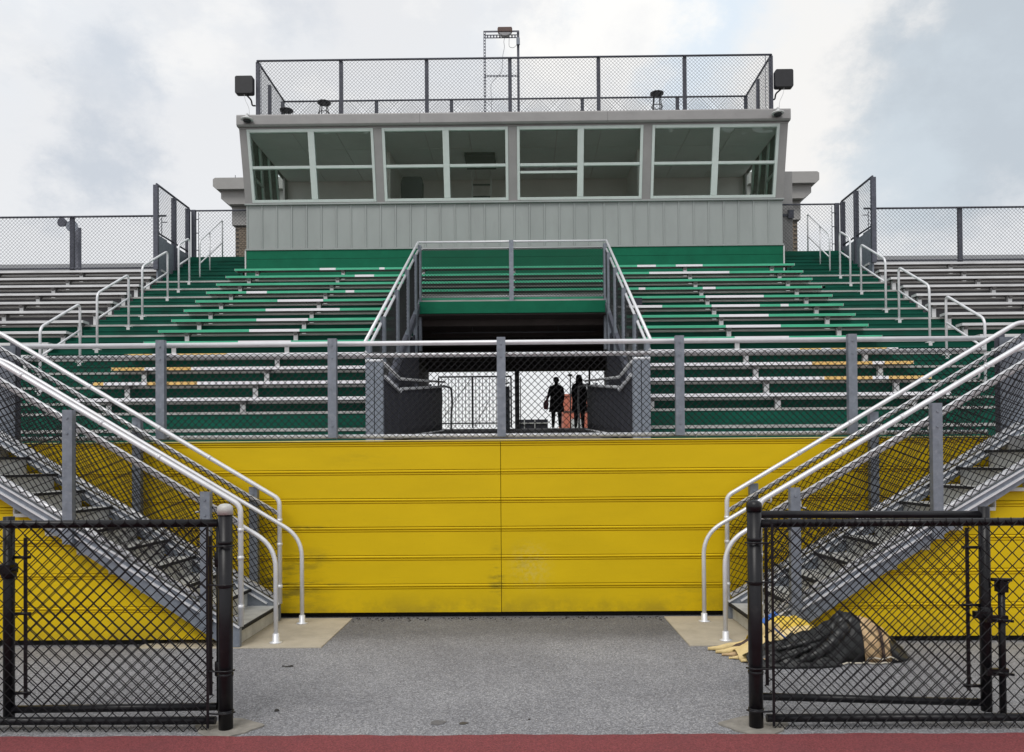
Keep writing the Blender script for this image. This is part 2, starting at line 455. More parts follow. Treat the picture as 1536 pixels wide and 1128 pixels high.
def chain_link(parent, P0, U, V, wu, hv, mat, d=0.072, r=0.0023, vtop=None, sub=None):
    """Woven diamond fabric: zigzag wires that hook into their neighbours. U, V may be oblique. vtop(u) cuts a sloping top."""
    P0, U, V = np.array(P0, float), np.array(U, float), np.array(V, float)
    nrm = np.cross(U, V); nrm /= np.linalg.norm(nrm)
    a = d / 2
    nu, nv = int(round(wu / a)), int(math.ceil(hv / a))
    i, j = np.meshgrid(np.arange(nu), np.arange(nv), indexing='ij')
    s0 = (i + j) % 2
    u0, u1 = (i + s0) * a, (i + 1 - s0) * a
    v0 = j * a; v1 = np.minimum((j + 1) * a, hv)
    u0, u1, v0, v1, sg = [x.ravel() for x in (u0, u1, v0, v1, (s0 * 2 - 1))]
    rng = np.random.RandomState(nu * 31 + nv)
    if vtop is not None:
        keep = v1 < np.array([vtop(x) for x in (u0 + u1) / 2])
        u0, u1, v0, v1, sg = [x[keep] for x in (u0, u1, v0, v1, sg)]
    A = P0 + np.outer(u0, U) + np.outer(v0, V) - np.outer(sg * r * 0.6, nrm)
    B = P0 + np.outer(u1, U) + np.outer(v1, V) + np.outer(sg * r * 0.6, nrm)
    t = B - A; t /= np.linalg.norm(t, axis=1)[:, None]
    A -= t * r * 0.7; B += t * r * 0.7
    s = np.cross(t, nrm)
    ring = [(math.cos(q), math.sin(q)) for q in (0.5, 0.5 + 2.0944, 0.5 + 4.1888)]
    vs_ = np.stack([A + r * (c_ * nrm + s_ * s) for c_, s_ in ring] + [B + r * (c_ * nrm + s_ * s) for c_, s_ in ring], 1).reshape(-1, 3)
    off = np.array(wloc(parent)); vs_ = vs_ - off
    n = len(A); base = (np.arange(n) * 6)[:, None, None]
    q = np.array([[0, 1, 4, 3], [1, 2, 5, 4], [2, 0, 3, 5]])[None]
    idx = (base + q).reshape(-1)
    me = bpy.data.meshes.new('chain_link')
    me.vertices.add(len(vs_)); me.vertices.foreach_set('co', vs_.ravel())
    me.loops.add(len(idx)); me.loops.foreach_set('vertex_index', idx.astype(np.int32))
    me.polygons.add(n * 3)
    me.polygons.foreach_set('loop_start', np.arange(0, n * 12, 4, dtype=np.int32))
    me.polygons.foreach_set('use_smooth', np.ones(n * 3, dtype=bool))
    me.update(calc_edges=True)
    me.materials.append(MATS[mat])
    return link('chain_link', me, parent)

# ------------------------------------------------------------------ ground
struct('ground', MB().box(-300, 300, -20, 26.0, -0.5, 0.0), 'asphalt')
_e = [(80, -14), (80, 4.43)] + [(4.5 - 0.06 * i, 4.43 + 0.006 * math.sin(i * 0.37) + 0.004 * math.sin(i * 1.31 + 1) + random.uniform(-0.003, 0.003)) for i in range(151)] + [(-80, 4.43), (-80, -14)]
struct('running_track', MB().prism(_e, 'z', -0.2, 0.012), 'track_rubber')
struct('sports_field', MB().box(-150, 150, -160, -14.01, -0.3, 0.012), 'field')
struct('terrain', MB().box(-300, 300, 26.05, 500, -0.5, 2.64), 'field')
for sx, xi in ((-1, 1.51), (1, 1.64)):
    struct('concrete_pad', MB().box(sx * xi, sx * 3.1, 6.54, 7.74, -0.1, 0.012), 'tan_concrete', bevel=0.006)

# ------------------------------------------------------------------ yellow wall along the walkway edge
def panel_profile(z0, h, y):            # one board: face, groove, raised bead, groove
    g, r_ = y + 0.012, y - 0.003
    return [(y + 0.05, z0), (y, z0 + 0.003), (y, z0 + h - 0.054), (g, z0 + h - 0.052), (g, z0 + h - 0.047), (r_, z0 + h - 0.045), (r_, z0 + h - 0.034), (g, z0 + h - 0.032), (g, z0 + h - 0.027),
            (r_, z0 + h - 0.025), (y - 0.006, z0 + h - 0.018), (y - 0.006, z0 + h - 0.013), (y + 0.008, z0 + h - 0.002), (y + 0.05, z0 + h - 0.001)]
wall = thing('wall', (0, 7.8, 0), 'long yellow board wall closing off the front of the stands', 'wall')
HB, Z0 = 0.2915, 0.05
for k in range(6):
    for x0, x1 in ((-9.0, -5.32), (-5.314, -0.003), (0.003, 5.314), (5.32, 9.0)):
        jig = random.uniform(-0.0015, 0.0015)
        obj('wall_panel', MB().prism(panel_profile(Z0 + k * HB, HB, 7.8 + jig), 'x', x0, x1), 'yellow_paint', wall)
obj('cap_strip', MB().box(-9, 9, 7.785, 7.86, Z0 + 6 * HB + 0.001, Z0 + 6 * HB + 0.012), 'cap_highlight', wall, bevel=0.004)
obj('backing', MB().box(-9, 9, 7.86, 7.95, 0.0, 1.79), 'gap_black', wall)
WZ = 1.82
struct('walkway', MB().box(-16, 16, 7.97, 12.9, 1.62, 1.80), 'deck')
for sx in (-1, 1):
    struct('landing', MB().box(sx * 5.03, sx * 9.0, 6.62, 7.75, 1.62, 1.80), 'deck')

# ------------------------------------------------------------------ front guard rail on the wall
def post_channel(mb, x, y, z0, z1, w=0.088, dp=0.06, t=0.012):
    """A C-shaped post, flat face towards the field, with two bolt heads."""
    mb.box(x - w / 2, x + w / 2, y, y + t, z0, z1)
    mb.box(x - w / 2, x - w / 2 + t, y + t + 0.0005, y + dp, z0, z1); mb.box(x + w / 2 - t, x + w / 2, y + t + 0.0005, y + dp, z0, z1)
    for z in (z0 + 0.12, z1 - 0.07, z1 - 0.20):
        mb.tube([(x, y + 0.001, z), (x, y - 0.007, z)], 0.011, 6)
    return mb
rail = thing('guard_railing', (0, 7.88, WZ), 'long level guard railing with chain link above the yellow wall', 'railing')
RX = 5.02
obj('top_rail', MB().tube([(-RX, 7.93, 2.825), (RX, 7.93, 2.825)], 0.025, 10), 'aluminium', rail)
obj('middle_rail', MB().tube([(-RX, 7.93, 2.70), (RX, 7.93, 2.70)], 0.024, 10), 'aluminium', rail)
obj('bottom_rail', MB().tube([(-RX, 7.93, 1.855), (RX, 7.93, 1.855)], 0.024, 10), 'aluminium', rail)
for x in (-3.50, -1.725, 0.012, 1.84, 3.60):
    obj('post', post_channel(MB(), x, 7.805, 1.842, 2.862), 'galvanised', rail)
chain_link(rail, (-RX + 0.05, 7.895, 1.845), (1, 0, 0), (0, 0, 1), 2 * RX - 0.1, 0.88, 'wire_black', 0.072, 0.0040)
obj('tie_wire', (lambda mb: [mb.tube([(x, 7.895 , z - 0.035), (x, 7.90, z + 0.028)], 0.003, 5) for x in np.arange(-4.8, 4.9, 0.62) for z in (2.70, 1.855)] and mb)(MB()), 'aluminium', rail, kind='stuff')

# ------------------------------------------------------------------ stairs at both ends of the wall
RISE, RUN, SX0 = 0.1664, 0.277, 2.23
SLOPE = 0.6
def nz_(x): return 0.166 + SLOPE * (abs(x) - SX0)
YN, YF = 6.57, 7.62            # near and far railing planes
def stairs(sx, side):
    st = thing('staircase', (sx * 3.6, 7.1, 0), 'grey metal staircase rising along the wall to the %s end of the walkway' % side, 'staircase', 'staircases up to the walkway')
    for i in range(11):
        xf = SX0 + RUN * i
        z = RISE * (i + 1) if i < 10 else 1.815
        if i < 10:
            mb = MB().box(sx * (xf + 0.004), sx * (xf + RUN + 0.03), YN + 0.02, YF - 0.02, z - 0.03, z)
            t = obj('tread', mb, 'tread_metal', st, bevel=0.003)
            obj('nosing', MB().box(sx * (xf - 0.018), sx * (xf + 0.003), YN + 0.02, YF - 0.02, z - 0.024, z + 0.001), 'gap_black', t)
        obj('riser', MB().box(sx * (xf + 0.02), sx * (xf + 0.032), YN + 0.021, YF - 0.021, max(0.015, z - RISE + 0.001), z - 0.031), 'tread_metal', st)
    x0, x1 = SX0 - 0.02, SX0 + RUN * 10 + 0.1
    for y0, y1 in ((YN - 0.03, YN + 0.017), (YF - 0.017, YF + 0.03)):
        prof = [(sx * x0, 0.014), (sx * x0, nz_(x0) + 0.03), (sx * x1, nz_(x1) + 0.03), (sx * x1, nz_(x1) - 0.05), (sx * (x0 + 0.12), 0.014)]
        mb = MB().prism(prof, 'y', y0, y1)
        # rolled flanges along both edges of the stringer
        mb.bar((sx * x0, y0 - 0.012, nz_(x0) + 0.026), (sx * x1, y0 - 0.012, nz_(x1) + 0.026), 0.018, 0.012, mi=1)
        mb.bar((sx * (x0 + 0.12), y0 - 0.012, nz_(x0 + 0.12) - 0.035), (sx * x1, y0 - 0.012, nz_(x1) - 0.035), 0.026, 0.014, mi=1)
        obj('stringer', mb, ['galvanised', 'aluminium'], st)
    return st
def railing(sx, side, y, near):
    which = 'near' if near else 'far'
    lab = ('sloping chain link stair railing nearest the camera on the %s stairs' if near else 'sloping chain link stair railing next to the yellow wall on the %s stairs') % side
    t = thing('stair_railing', (sx * 3.6, y, 0.9), lab, 'railing', 'stair railings')
    xa, xb = SX0 - 0.02, 5.05
    P = lambda x, h, yy=y: (sx * x, yy, nz_(x) + h)
    top = fillet([P(xa, 0.03), (sx * xa, y, nz_(xa) + 1.07), P(xb, 1.07), (sx * 5.6, y, nz_(xb) + 1.07)], 0.06)
    obj('top_rail', MB().tube(top, 0.0225, 10), 'aluminium', t)
    obj('middle_rail', MB().tube([P(xa, 0.92), P(xb, 0.92)], 0.021, 10), 'aluminium', t)
    obj('bottom_rail', MB().tube([P(xa + 0.03, 0.07), P(xb, 0.07)], 0.024, 10), 'aluminium', t)
    for x in (2.485, 3.665):
        obj('post', post_channel(MB(), sx * x, y - 0.085 if near else y + 0.028, nz_(x) - 0.12, nz_(x) + 1.03, 0.085), 'galvanised', t)
    # splice collars on the pipe
    c_ = MB()
    for h in (0.2, 0.62, 0.86): c_.tube([(sx * xa, y, nz_(xa) + h - 0.015), (sx * xa, y, nz_(xa) + h + 0.015)], 0.0275, 10)
    for x in (2.9, 3.4, 4.1): c_.tube([P(x, 1.07), P(x + 0.03, 1.07)], 0.0245, 10)
    obj('collar', c_, 'aluminium', t, kind='stuff')
    U = Vector((sx * 1.0, 0, SLOPE))
    chain_link(t, (sx * (xa + 0.02), y - 0.03, nz_(xa + 0.02) + 0.06), U, (0, 0, 1), xb - xa, 0.88, 'wire_black', 0.072, 0.0042)
    # hand rail inside the stair, bent down to the pad at its foot
    yh = y + (0.13 if near else -0.13)
    px = 1.95
    hr = fillet([(sx * 5.3, yh, nz_(4.95) + 0.86), (sx * 4.95, yh, nz_(4.95) + 0.86), (sx * px, yh, nz_(px) + 0.86), (sx * px, yh, 0.012)], 0.20, 8)
    h = obj('handrail', MB().tube(hr, 0.020, 10), 'aluminium', t)
    obj('base_flange', MB().lathe(sx * px, yh, [(0.055, 0.012), (0.055, 0.02), (0.03, 0.026), (0.029, 0.09), (0.022, 0.094)], 14), 'aluminium', h)
    for x in (2.6, 3.7, 4.6):
        obj('bracket', MB().tube(fillet([P(x, 0.86, yh), P(x, 0.78, yh), (sx * x, y, nz_(x) + 0.78)], 0.04), 0.009, 6), 'aluminium', h)
    return t
def skirt(sx, side):
    s = thing('skirt_wall', (sx * 4.2, 6.66, 0), 'yellow board skirt under the %s staircase' % side, 'wall', 'yellow skirts under the stairs')
    y = 6.655
    for k in range(6):
        z0, z1 = Z0 + k * HB, Z0 + (k + 1) * HB
        def xs(z): return SX0 + 0.0 + (z + 0.05 - 0.166) / SLOPE          # underside line of the stringer
        xa0, xa1 = max(SX0 + 0.02, xs(z0)), xs(z1)
        if xa1 < SX0 + 0.02: xa1 = SX0 + 0.03
        prof = panel_profile(z0, HB, y)
        n = len(prof)
        def xl(z): return xa0 + (xa1 - xa0) * (z - z0) / HB
        mb = MB().add([(sx * xl(p[1]), p[0], p[1]) for p in prof] + [(sx * 8.9, p[0], p[1]) for p in prof],
                      [tuple(range(n)), tuple(reversed(range(n, 2 * n)))] + [(i, (i + 1) % n, n + (i + 1) % n, n + i) for i in range(n)])
        obj('wall_panel', mb, 'yellow_paint', s)
    obj('backing', MB().prism([(sx * 2.9, 0.0), (sx * 8.9, 0.0), (sx * 8.9, 1.6), (sx * 5.3, 1.6)], 'y', 6.71, 6.75), 'gap_black', s)
for sx, side in ((-1, 'left'), (1.02, 'right')):
    stairs(sx, side); railing(sx, side, YN, True); railing(sx, side, YF, False); skirt(sx, side)
    # steel plates that close the corner between landing rail and walkway rail
    cp = thing('corner_panel', (sx * 5.1, 7.75, WZ), 'grey steel corner panel at the top of the %s stairs' % side, 'panel', 'corner panels at the stair tops')
    obj('plate', MB().box(sx * 4.93, sx * 5.22, 7.70, 7.715, 1.83, 2.80), 'galvanised', cp)
    obj('plate', MB().box(sx * 5.235, sx * 5.62, 7.66, 7.675, 1.83, 2.82), 'galvanised', cp)
    obj('post', post_channel(MB(), sx * 5.228, 7.72, 1.82, 2.84, 0.09), 'galvanised', cp)
    obj('post', post_channel(MB(), sx * 4.955, 7.72, 1.82, 2.84, 0.07), 'dark_galvanised', cp)

# ------------------------------------------------------------------ grandstand deck, rows of benches
NR, T_, R_, D0, ZS0 = 13, 0.61, 0.338, 12.92, 2.70
def Dk(k): return D0 + T_ * k
def Zs(k): return ZS0 + R_ * k                    # top of the seat
def Zf(k): return Zs(k) - 0.39                    # top of the foot board
XT, XA, XB, XE = 2.20, 7.44, 9.38, 15.6           # tunnel edge, aisle inner and outer edges, outer end
def px2x(px, k): return 0.24 + (px - 786) * Dk(k) / F_PX
gs = thing('grandstand', (0, 12.3, WZ), 'stepped green and silver grandstand deck under the benches', 'grandstand')
_shared = {}
def shared_box(name, key, w, y0, y1, z0, z1, matname):
    key = (name, round(w, 3), key, matname)
    if key not in _shared:
        _shared[key] = mesh_of(name, MB().box(-w / 2, w / 2, y0, y1, z0, z1), matname)
    return _shared[key]
def board(name, key, xa, xb, yy, zz, y0, y1, z0, z1, m, parent=gs):
    me = shared_box(name, key, xb - xa, y0, y1, z0, z1, m)
    return link(name, me, parent, Vector(((xa + xb) / 2, yy, zz)) - wloc(parent))
for k in range(NR + 1):
    yf = Dk(k) - 0.33
    if k < 8: spans = [(-XA, -XT, 'c'), (XT, XA, 'c')]
    else: spans = [(-XA, XA, 'c')]
    spans += [(-XB + .004, -XA - .004, 'a'), (XA + .004, XB - .004, 'a'), (-XE, -XB, 's'), (XB, XE, 's')]
    zf = Zf(k) if k else 2.43
    zb = (Zf(k - 1) if k > 1 else (2.43 if k == 1 else 2.14)) + 0.001
    for xa, xb, t in spans:
        if k == NR and t == 'c': continue
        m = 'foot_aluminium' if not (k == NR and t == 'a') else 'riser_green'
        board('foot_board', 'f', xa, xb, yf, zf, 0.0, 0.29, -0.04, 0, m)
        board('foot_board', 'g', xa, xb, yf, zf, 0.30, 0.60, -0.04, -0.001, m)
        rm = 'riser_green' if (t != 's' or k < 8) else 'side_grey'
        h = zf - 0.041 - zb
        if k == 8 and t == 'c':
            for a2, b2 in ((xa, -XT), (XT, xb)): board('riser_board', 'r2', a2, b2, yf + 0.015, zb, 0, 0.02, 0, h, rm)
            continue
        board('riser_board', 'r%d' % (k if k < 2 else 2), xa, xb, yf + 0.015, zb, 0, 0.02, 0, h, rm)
    if 0 < k:
        for xa, xb in ((-XB + .01, -XA - .01), (XA + .01, XB - .01)):      # half steps in the aisles
            zh = (zf + (Zf(k - 1) if k > 1 else 2.43)) / 2
            board('step_board', 'h', xa, xb, yf - 0.29, zh, 0, 0.285, -0.03, 0, 'riser_green')
            board('step_riser', 'h2', xa, xb, yf - 0.275, zh - 0.03, 0, 0.015, -0.12, -0.001, 'riser_green')
# three more half steps from the last row up to the back platform
for j in range(4):
    z = Zf(NR) + 0.169 * (j + 1)
    y = Dk(NR) - 0.33 + 0.305 * (j + 1)
    for xa, xb in ((-XB + .01, -XA - .01), (XA + .01, XB - .01)):
        board('step_board', 'h', xa, xb, y, z, 0, 0.285, -0.03, 0, 'riser_green')
        board('step_riser', 'h3', xa, xb, y + 0.012, z - 0.03, 0, 0.015, -0.138, -0.001, 'riser_green')
# lowest boards at the foot of the stand
for xa, xb in ((-XE, -XT), (XT, XE)):
    board('foot_board', 'l', xa, xb, 12.30, 2.14, 0, 0.30, -0.05, 0, 'foot_aluminium')
    board('riser_board', 'l', xa, xb, 12.315, 1.805, 0, 0.02, 0, 0.28, 'riser_green')
# side cheeks of the notch for the tunnel
for sx in (-1, 1):
    prof = [(12.3, 1.8), (12.3, 2.05), (Dk(0) - .33, Zf(0) - 0.06), (17.45, Zf(7) + 0.02), (17.45, 1.8)]
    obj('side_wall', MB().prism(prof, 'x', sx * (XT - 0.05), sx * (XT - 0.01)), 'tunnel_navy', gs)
    obj('edge_beam', MB().bar((sx * (XT - 0.03), 12.4, 2.3), (sx * (XT - 0.03), 17.5, 2.3 + 5.1 * R_ / T_), 0.11, 0.16), 'dark_galvanised', gs)
for sx in (-1, 1): obj('back_platform', MB().box(sx * XA, sx * XB, 21.75, 25.5, 7.30, 7.49), 'riser_green', gs)
for sx in (-1, 1): obj('rear_structure', MB().box(sx * 3.1, sx * XE, 21.2, 21.3, 0.0, 6.5), 'tunnel_dark', gs)

G, Wt, Ye, Si = 0, 1, 2, 3
LEFT = {12: [(345, G), (480, Wt), (504, G), (570, Wt), (578, G)], 11: [(332, G), (533, Wt), (562, G)], 10: [(317, G)], 9: [(300, G), (369, Wt), (400, G), (519, Wt), (532, G)],
        8: [(284, G), (416, Wt), (485, G)], 7: [(265, G), (398, Wt), (510, G)], 6: [(246, G), (384, Wt), (462, G)], 5: [(225, G), (373, Wt), (449, G)], 4: [(203, G), (356, Wt), (436, G)],
        3: [(179, Wt), (184, Ye), (226, Wt), (264, Ye), (339, Wt)], 2: [(152, Ye), (214, Wt), (236, Ye), (285, Wt)], 1: [(124, Ye), (152, Wt), (218, Ye), (294, Wt)], 0: [(95, Wt)]}
RIGHT = {12: [(786, G), (958, Wt), (986, G), (1016, Wt), (1056, G)], 11: [(786, G), (976, Wt), (1096, G)], 10: [(786, G)], 9: [(786, G), (960, Wt), (970, G), (1056, Wt), (1075, G), (1239, Wt)],
         8: [(786, G), (1060, Wt), (1147, G)], 7: [(786, Wt), (995, G), (1069, Wt), (1141, G), (1172, Wt), (1184, G)], 6: [(786, G), (1080, Wt), (1154, G)], 5: [(786, G), (1090, Wt), (1172, G)],
         4: [(786, G), (1103, Wt), (1184, G)], 3: [(786, Wt), (1200, Ye), (1232, Wt), (1246, Ye), (1330, Wt), (1346, Ye)], 2: [(786, Wt), (1218, Ye), (1308, Wt), (1326, Ye)],
         1: [(786, Wt), (1236, Ye), (1308, Wt), (1332, Ye)], 0: [(786, Wt)]}
SEATM = ['green_seat', 'white_seat', 'yellow_seat', 'mill_aluminium', 'under_seat']
ORD = ['lowest', 'second', 'third', 'fourth', 'fifth', 'sixth', 'seventh', 'eighth', 'ninth', 'tenth', 'eleventh', 'twelfth', 'topmost']
# one bracket mesh shared by every bench: upright plate, dark arm under the plank
_br = MB().box(-0.045, 0.045, 0.10, 0.112, -0.40, -0.052)
_br.box(-0.045, -0.033, 0.1125, 0.17, -0.40, -0.06)
_br.add([(-0.05, 0.05, -0.05), (0.05, 0.05, -0.05), (0.05, 0.24, -0.05), (-0.05, 0.24, -0.05), (-0.03, 0.09, -0.12), (0.03, 0.09, -0.12), (0.03, 0.2, -0.12), (-0.03, 0.2, -0.12)],
        [(0, 3, 2, 1), (4, 5, 6, 7), (0, 1, 5, 4), (1, 2, 6, 5), (2, 3, 7, 6), (3, 0, 4, 7)], 1)
BR = mesh_of('bracket', _br, ['mill_aluminium', 'under_seat'])
def seat_plank(mb, xa, xb, k, mi):
    y, z = Dk(k), Zs(k)
    prof = [(y + 0.006, z), (y, z - 0.006), (y, z - 0.055), (y + 0.012, z - 0.058), (y + 0.012, z - 0.014), (y + 0.232, z - 0.014), (y + 0.232, z - 0.05), (y + 0.245, z - 0.05), (y + 0.245, z - 0.005), (y + 0.24, z)]
    k0 = len(mb.mi)
    mb.prism(prof, 'x', xa, xb, mi)
    for q in (2, 3, 4, 5, 6): mb.mi[k0 + 2 + q] = 4           # bare underside, darkened in colour for the shade there
def bench(k, segs, xs_br, label, group):
    """segs: list of (x0, x1, colour)."""
    xa, xb = segs[0][0], segs[-1][1]
    t = thing('bench', ((xa + xb) / 2, Dk(k) + 0.12, Zf(k)), label, 'bench', group)
    mb = MB()
    for a, b, m in segs: seat_plank(mb, a, b, k, m)
    s = obj('seat_plank', mb, SEATM, t)
    cap = MB()
    for x, sg in ((xa, -1), (xb, 1)):
        cap.box(x + sg * 0.0005, x + sg * 0.006, Dk(k) - 0.002, Dk(k) + 0.247, Zs(k) - 0.056, Zs(k) + 0.002)
    obj('end_cap', cap, 'mill_aluminium', s)
    for x in xs_br:
        if xa < x < xb: link('bracket', BR, t, Vector((x, Dk(k), Zs(k))) - wloc(t))
CB = [2.42, 4.57, 6.88]
def segs_from(row, k, x_end):
    out = []
    for i, (px, m) in enumerate(row):
        a = px2x(px, k); b = px2x(row[i + 1][0], k) if i + 1 < len(row) else x_end
        out.append([a, b, m])
    return out
COLW = {G: 'green', Wt: 'white', Ye: 'yellow', Si: 'silver'}
def describe(row):
    c_ = [m for _, m in row]; s = set(c_)
    if s == {Wt}: return 'white'
    if Ye in s: return 'white and yellow'
    if s == {G}: return 'all green'
    return 'green with white patches'
for k in range(NR):
    if k < 8:
        l_ = segs_from(LEFT[k], k, -XT - 0.03); l_[0][0] = -XA
        bench(k, l_, [-x for x in CB], '%s bench in the block left of the tunnel, %s from the bottom' % (describe(LEFT[k]), ORD[k]), 'benches left of the tunnel')
        r_ = segs_from(RIGHT[k], k, XA); r_[0][0] = XT + 0.03
        r_ = [s for s in r_ if s[1] > s[0]]
        bench(k, r_, CB, '%s bench in the block right of the tunnel, %s from the bottom' % (describe(RIGHT[k]), ORD[k]), 'benches right of the tunnel')
    else:
        l_ = segs_from(LEFT[k], k, 0.0); l_[0][0] = -XA; l_[-1][1] = px2x(786, k)
        r_ = segs_from(RIGHT[k], k, XA)
        words = ['first', 'second', 'third', 'fourth', 'uppermost']
        bench(k, l_ + r_, [-x for x in CB] + [0.0] + CB, 'long green bench crossing above the tunnel, %s one up behind its top railing' % words[k - 8], 'long benches above the tunnel')
    for sx, side in ((-1, 'left'), (1, 'right')):
        a, b = (-XE, -XB - 0.02) if sx < 0 else (XB + 0.02, XE)
        bench(k, [(a, b, Si)], [sx * x for x in (9.52, 11.62, 13.9)], 'bare silver bench in the outer %s section, %s from the bottom' % (side, ORD[k]), 'silver benches in the outer sections')

# ------------------------------------------------------------------ white loop handrails in the aisles
LOOPS = [(13.58, 14.81, 0.95), (15.41, 16.65, 0.95), (17.25, 18.49, 0.95), (19.09, 19.70, 0.95)]
def step_z(y):                       # top of the aisle steps at depth y
    u = (y - (Dk(0) - 0.33)) / T_
    return Zf(0) + R_ * u if y > 12.6 else 2.0
names = ['lowest', 'second lowest', 'third', 'short fourth']
XH = 8.42
for sx, side in ((-1, 'left'), (1, 'right')):
    for (ya, yb, h), nm in zip(LOOPS, names):
        za, zb = step_z(ya) - 0.06, step_z(yb) - 0.06
        t = thing('aisle_handrail', (sx * XH, ya, za), '%s white loop handrail going up the %s aisle' % (nm, side), 'handrail', 'loop handrails in the aisles')
        x = sx * XH
        H = 1.24
        obj('loop', MB().tube(fillet([(x, ya, za), (x, ya, za + H), (x, yb, zb + H), (x, yb, zb)], 0.13, 6), 0.024, 10), 'aluminium', t)
        obj('cross_bar', MB().tube([(x, ya, za + H * 0.58), (x, yb, zb + H * 0.58)], 0.02, 8), 'aluminium', t)
        for yy, zz in ((ya, za), (yb, zb)):
            obj('clamp', MB().box(x - 0.075, x + 0.075, yy - 0.03, yy + 0.035, zz + 0.085, zz + 0.103).box(x - 0.035, x + 0.035, yy - 0.03, yy - 0.024, zz, zz + 0.08), 'mill_aluminium', t)
    ya, ym, yb = 20.3, 20.95, 21.84
    x = sx * (XH - 0.02)
    za, zm, zb = step_z(ya) - 0.1, step_z(ym) - 0.1, 7.42
    t = thing('aisle_handrail', (x, ya, za), 'tall thin handrail at the top of the %s aisle beside the press box' % side, 'handrail', 'loop handrails in the aisles')
    zt, zt2 = 1.6 + 334 * ya / F_PX, 1.6 + 366 * yb / F_PX
    obj('loop', MB().tube(fillet([(x, ya, za), (x, ya, zt), (x, yb, zt2), (x, yb, zb)], 0.1, 5), 0.021, 8), 'aluminium', t)
    obj('cross_bar', MB().tube([(x, ya, zt - 0.6), (x, yb, zt2 - 0.65)], 0.016, 8), 'aluminium', t)
    obj('middle_post', MB().tube([(x, ym, zm), (x, ym, zt + (zt2 - zt) * 0.43)], 0.02, 8), 'aluminium', t)

# ------------------------------------------------------------------ railings round the tunnel mouth
ZT = lambda y: 3.40 + (y - 11.6) * 0.5415
for sx, side in ((-1, 'left'), (1, 'right')):
    x = sx * 2.18
    t = thing('tunnel_side_railing', (x, 14.5, 3.4), 'sloping chain link railing on the %s flank of the tunnel mouth' % side, 'railing', 'sloping railings beside the tunnel mouth')
    obj('top_rail', MB().tube([(x, 11.6, ZT(11.6)), (x, 17.62, ZT(17.62))], 0.027, 10), 'aluminium', t)
    obj('middle_rail', MB().tube([(x, 11.7, ZT(11.7) - 0.19), (x, 17.62, ZT(17.62) - 0.19)], 0.024, 10), 'aluminium', t)
    obj('bottom_rail', MB().tube([(x, 12.2, ZT(12.2) - 1.25), (x, 17.6, ZT(17.6) - 1.25)], 0.022, 8), 'mill_aluminium', t)
    for yy in (11.78, 13.0, 14.43, 15.74, 16.9, 17.68):
        zb = {11.78: 2.5}.get(yy, 3.25 + (yy - 13) * 0.19)
        w = 0.16
        mb = MB().box(x - sx * 0.055, x + sx * 0.005, yy - w / 2, yy - w / 2 + 0.012, zb, ZT(yy) - 0.10)
        mb.box(x - sx * 0.067, x - sx * 0.0555, yy - w / 2, yy + w / 2, zb, ZT(yy) - 0.10)
        mb.box(x - sx * 0.055, x + sx * 0.005, yy + w / 2 - 0.012, yy + w / 2, zb, ZT(yy) - 0.10)
        mb.tube([(x - sx * 0.067, yy, ZT(yy) - 0.2), (x - sx * 0.076, yy, ZT(yy) - 0.2)], 0.012, 6).tube([(x - sx * 0.067, yy, zb + 0.1), (x - sx * 0.076, yy, zb + 0.1)], 0.012, 6)
        obj('post', mb, 'galvanised', t)
    chain_link(t, (x - sx * 0.025, 11.9, ZT(11.9) - 1.27), (0, 1, 0.5415), (0, 0, 1), 5.7, 1.06, 'wire_black', 0.072, 0.0038)
tg = thing('tunnel_top_railing', (0, 17.62, 5.2), 'level chain link railing over the back edge of the tunnel mouth', 'railing')
ztp = ZT(17.62)
obj('top_rail', MB().tube([(-2.16, 17.62, ztp), (2.16, 17.62, ztp)], 0.024, 10), 'aluminium', tg)
obj('middle_rail', MB().tube([(-2.1, 17.62, ztp - 0.165), (2.1, 17.62, ztp - 0.165)], 0.024, 10), 'aluminium', tg)
obj('bottom_rail', MB().tube([(-2.1, 17.62, ztp - 1.27), (2.1, 17.62, ztp - 1.27)], 0.024, 10), 'aluminium', tg)
obj('toe_board', MB().box(-2.14, 2.14, 17.63, 17.66, ztp - 1.42, ztp - 1.345), 'foot_aluminium', tg)
obj('post', post_channel(MB(), -0.02, 17.53, ztp - 1.62, ztp + 0.01, 0.10), 'galvanised', tg)
chain_link(tg, (-2.08, 17.59, ztp - 1.28), (1, 0, 0), (0, 0, 1), 4.16, 1.12, 'wire_black', 0.072, 0.0055)

# tunnel shell: fascia, dark ceiling, walls, far header
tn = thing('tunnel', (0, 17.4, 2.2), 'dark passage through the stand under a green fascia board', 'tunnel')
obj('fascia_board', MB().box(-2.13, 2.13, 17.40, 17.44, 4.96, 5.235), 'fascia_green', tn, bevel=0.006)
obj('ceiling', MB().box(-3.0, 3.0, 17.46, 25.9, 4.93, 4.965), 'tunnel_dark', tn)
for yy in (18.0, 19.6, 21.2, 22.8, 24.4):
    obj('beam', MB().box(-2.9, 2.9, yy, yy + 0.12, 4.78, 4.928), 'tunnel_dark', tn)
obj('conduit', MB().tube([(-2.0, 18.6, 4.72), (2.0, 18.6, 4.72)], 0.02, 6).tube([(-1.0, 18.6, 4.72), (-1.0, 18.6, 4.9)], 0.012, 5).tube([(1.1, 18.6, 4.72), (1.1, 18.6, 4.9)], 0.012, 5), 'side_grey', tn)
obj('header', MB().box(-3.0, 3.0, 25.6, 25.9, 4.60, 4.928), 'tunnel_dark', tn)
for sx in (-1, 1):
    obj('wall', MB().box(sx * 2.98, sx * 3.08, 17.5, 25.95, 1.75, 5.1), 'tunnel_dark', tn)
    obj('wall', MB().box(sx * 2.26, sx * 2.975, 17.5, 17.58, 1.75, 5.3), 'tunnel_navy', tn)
ZR = lambda y: 1.83 + max(0, y - 12.5) * 0.0632
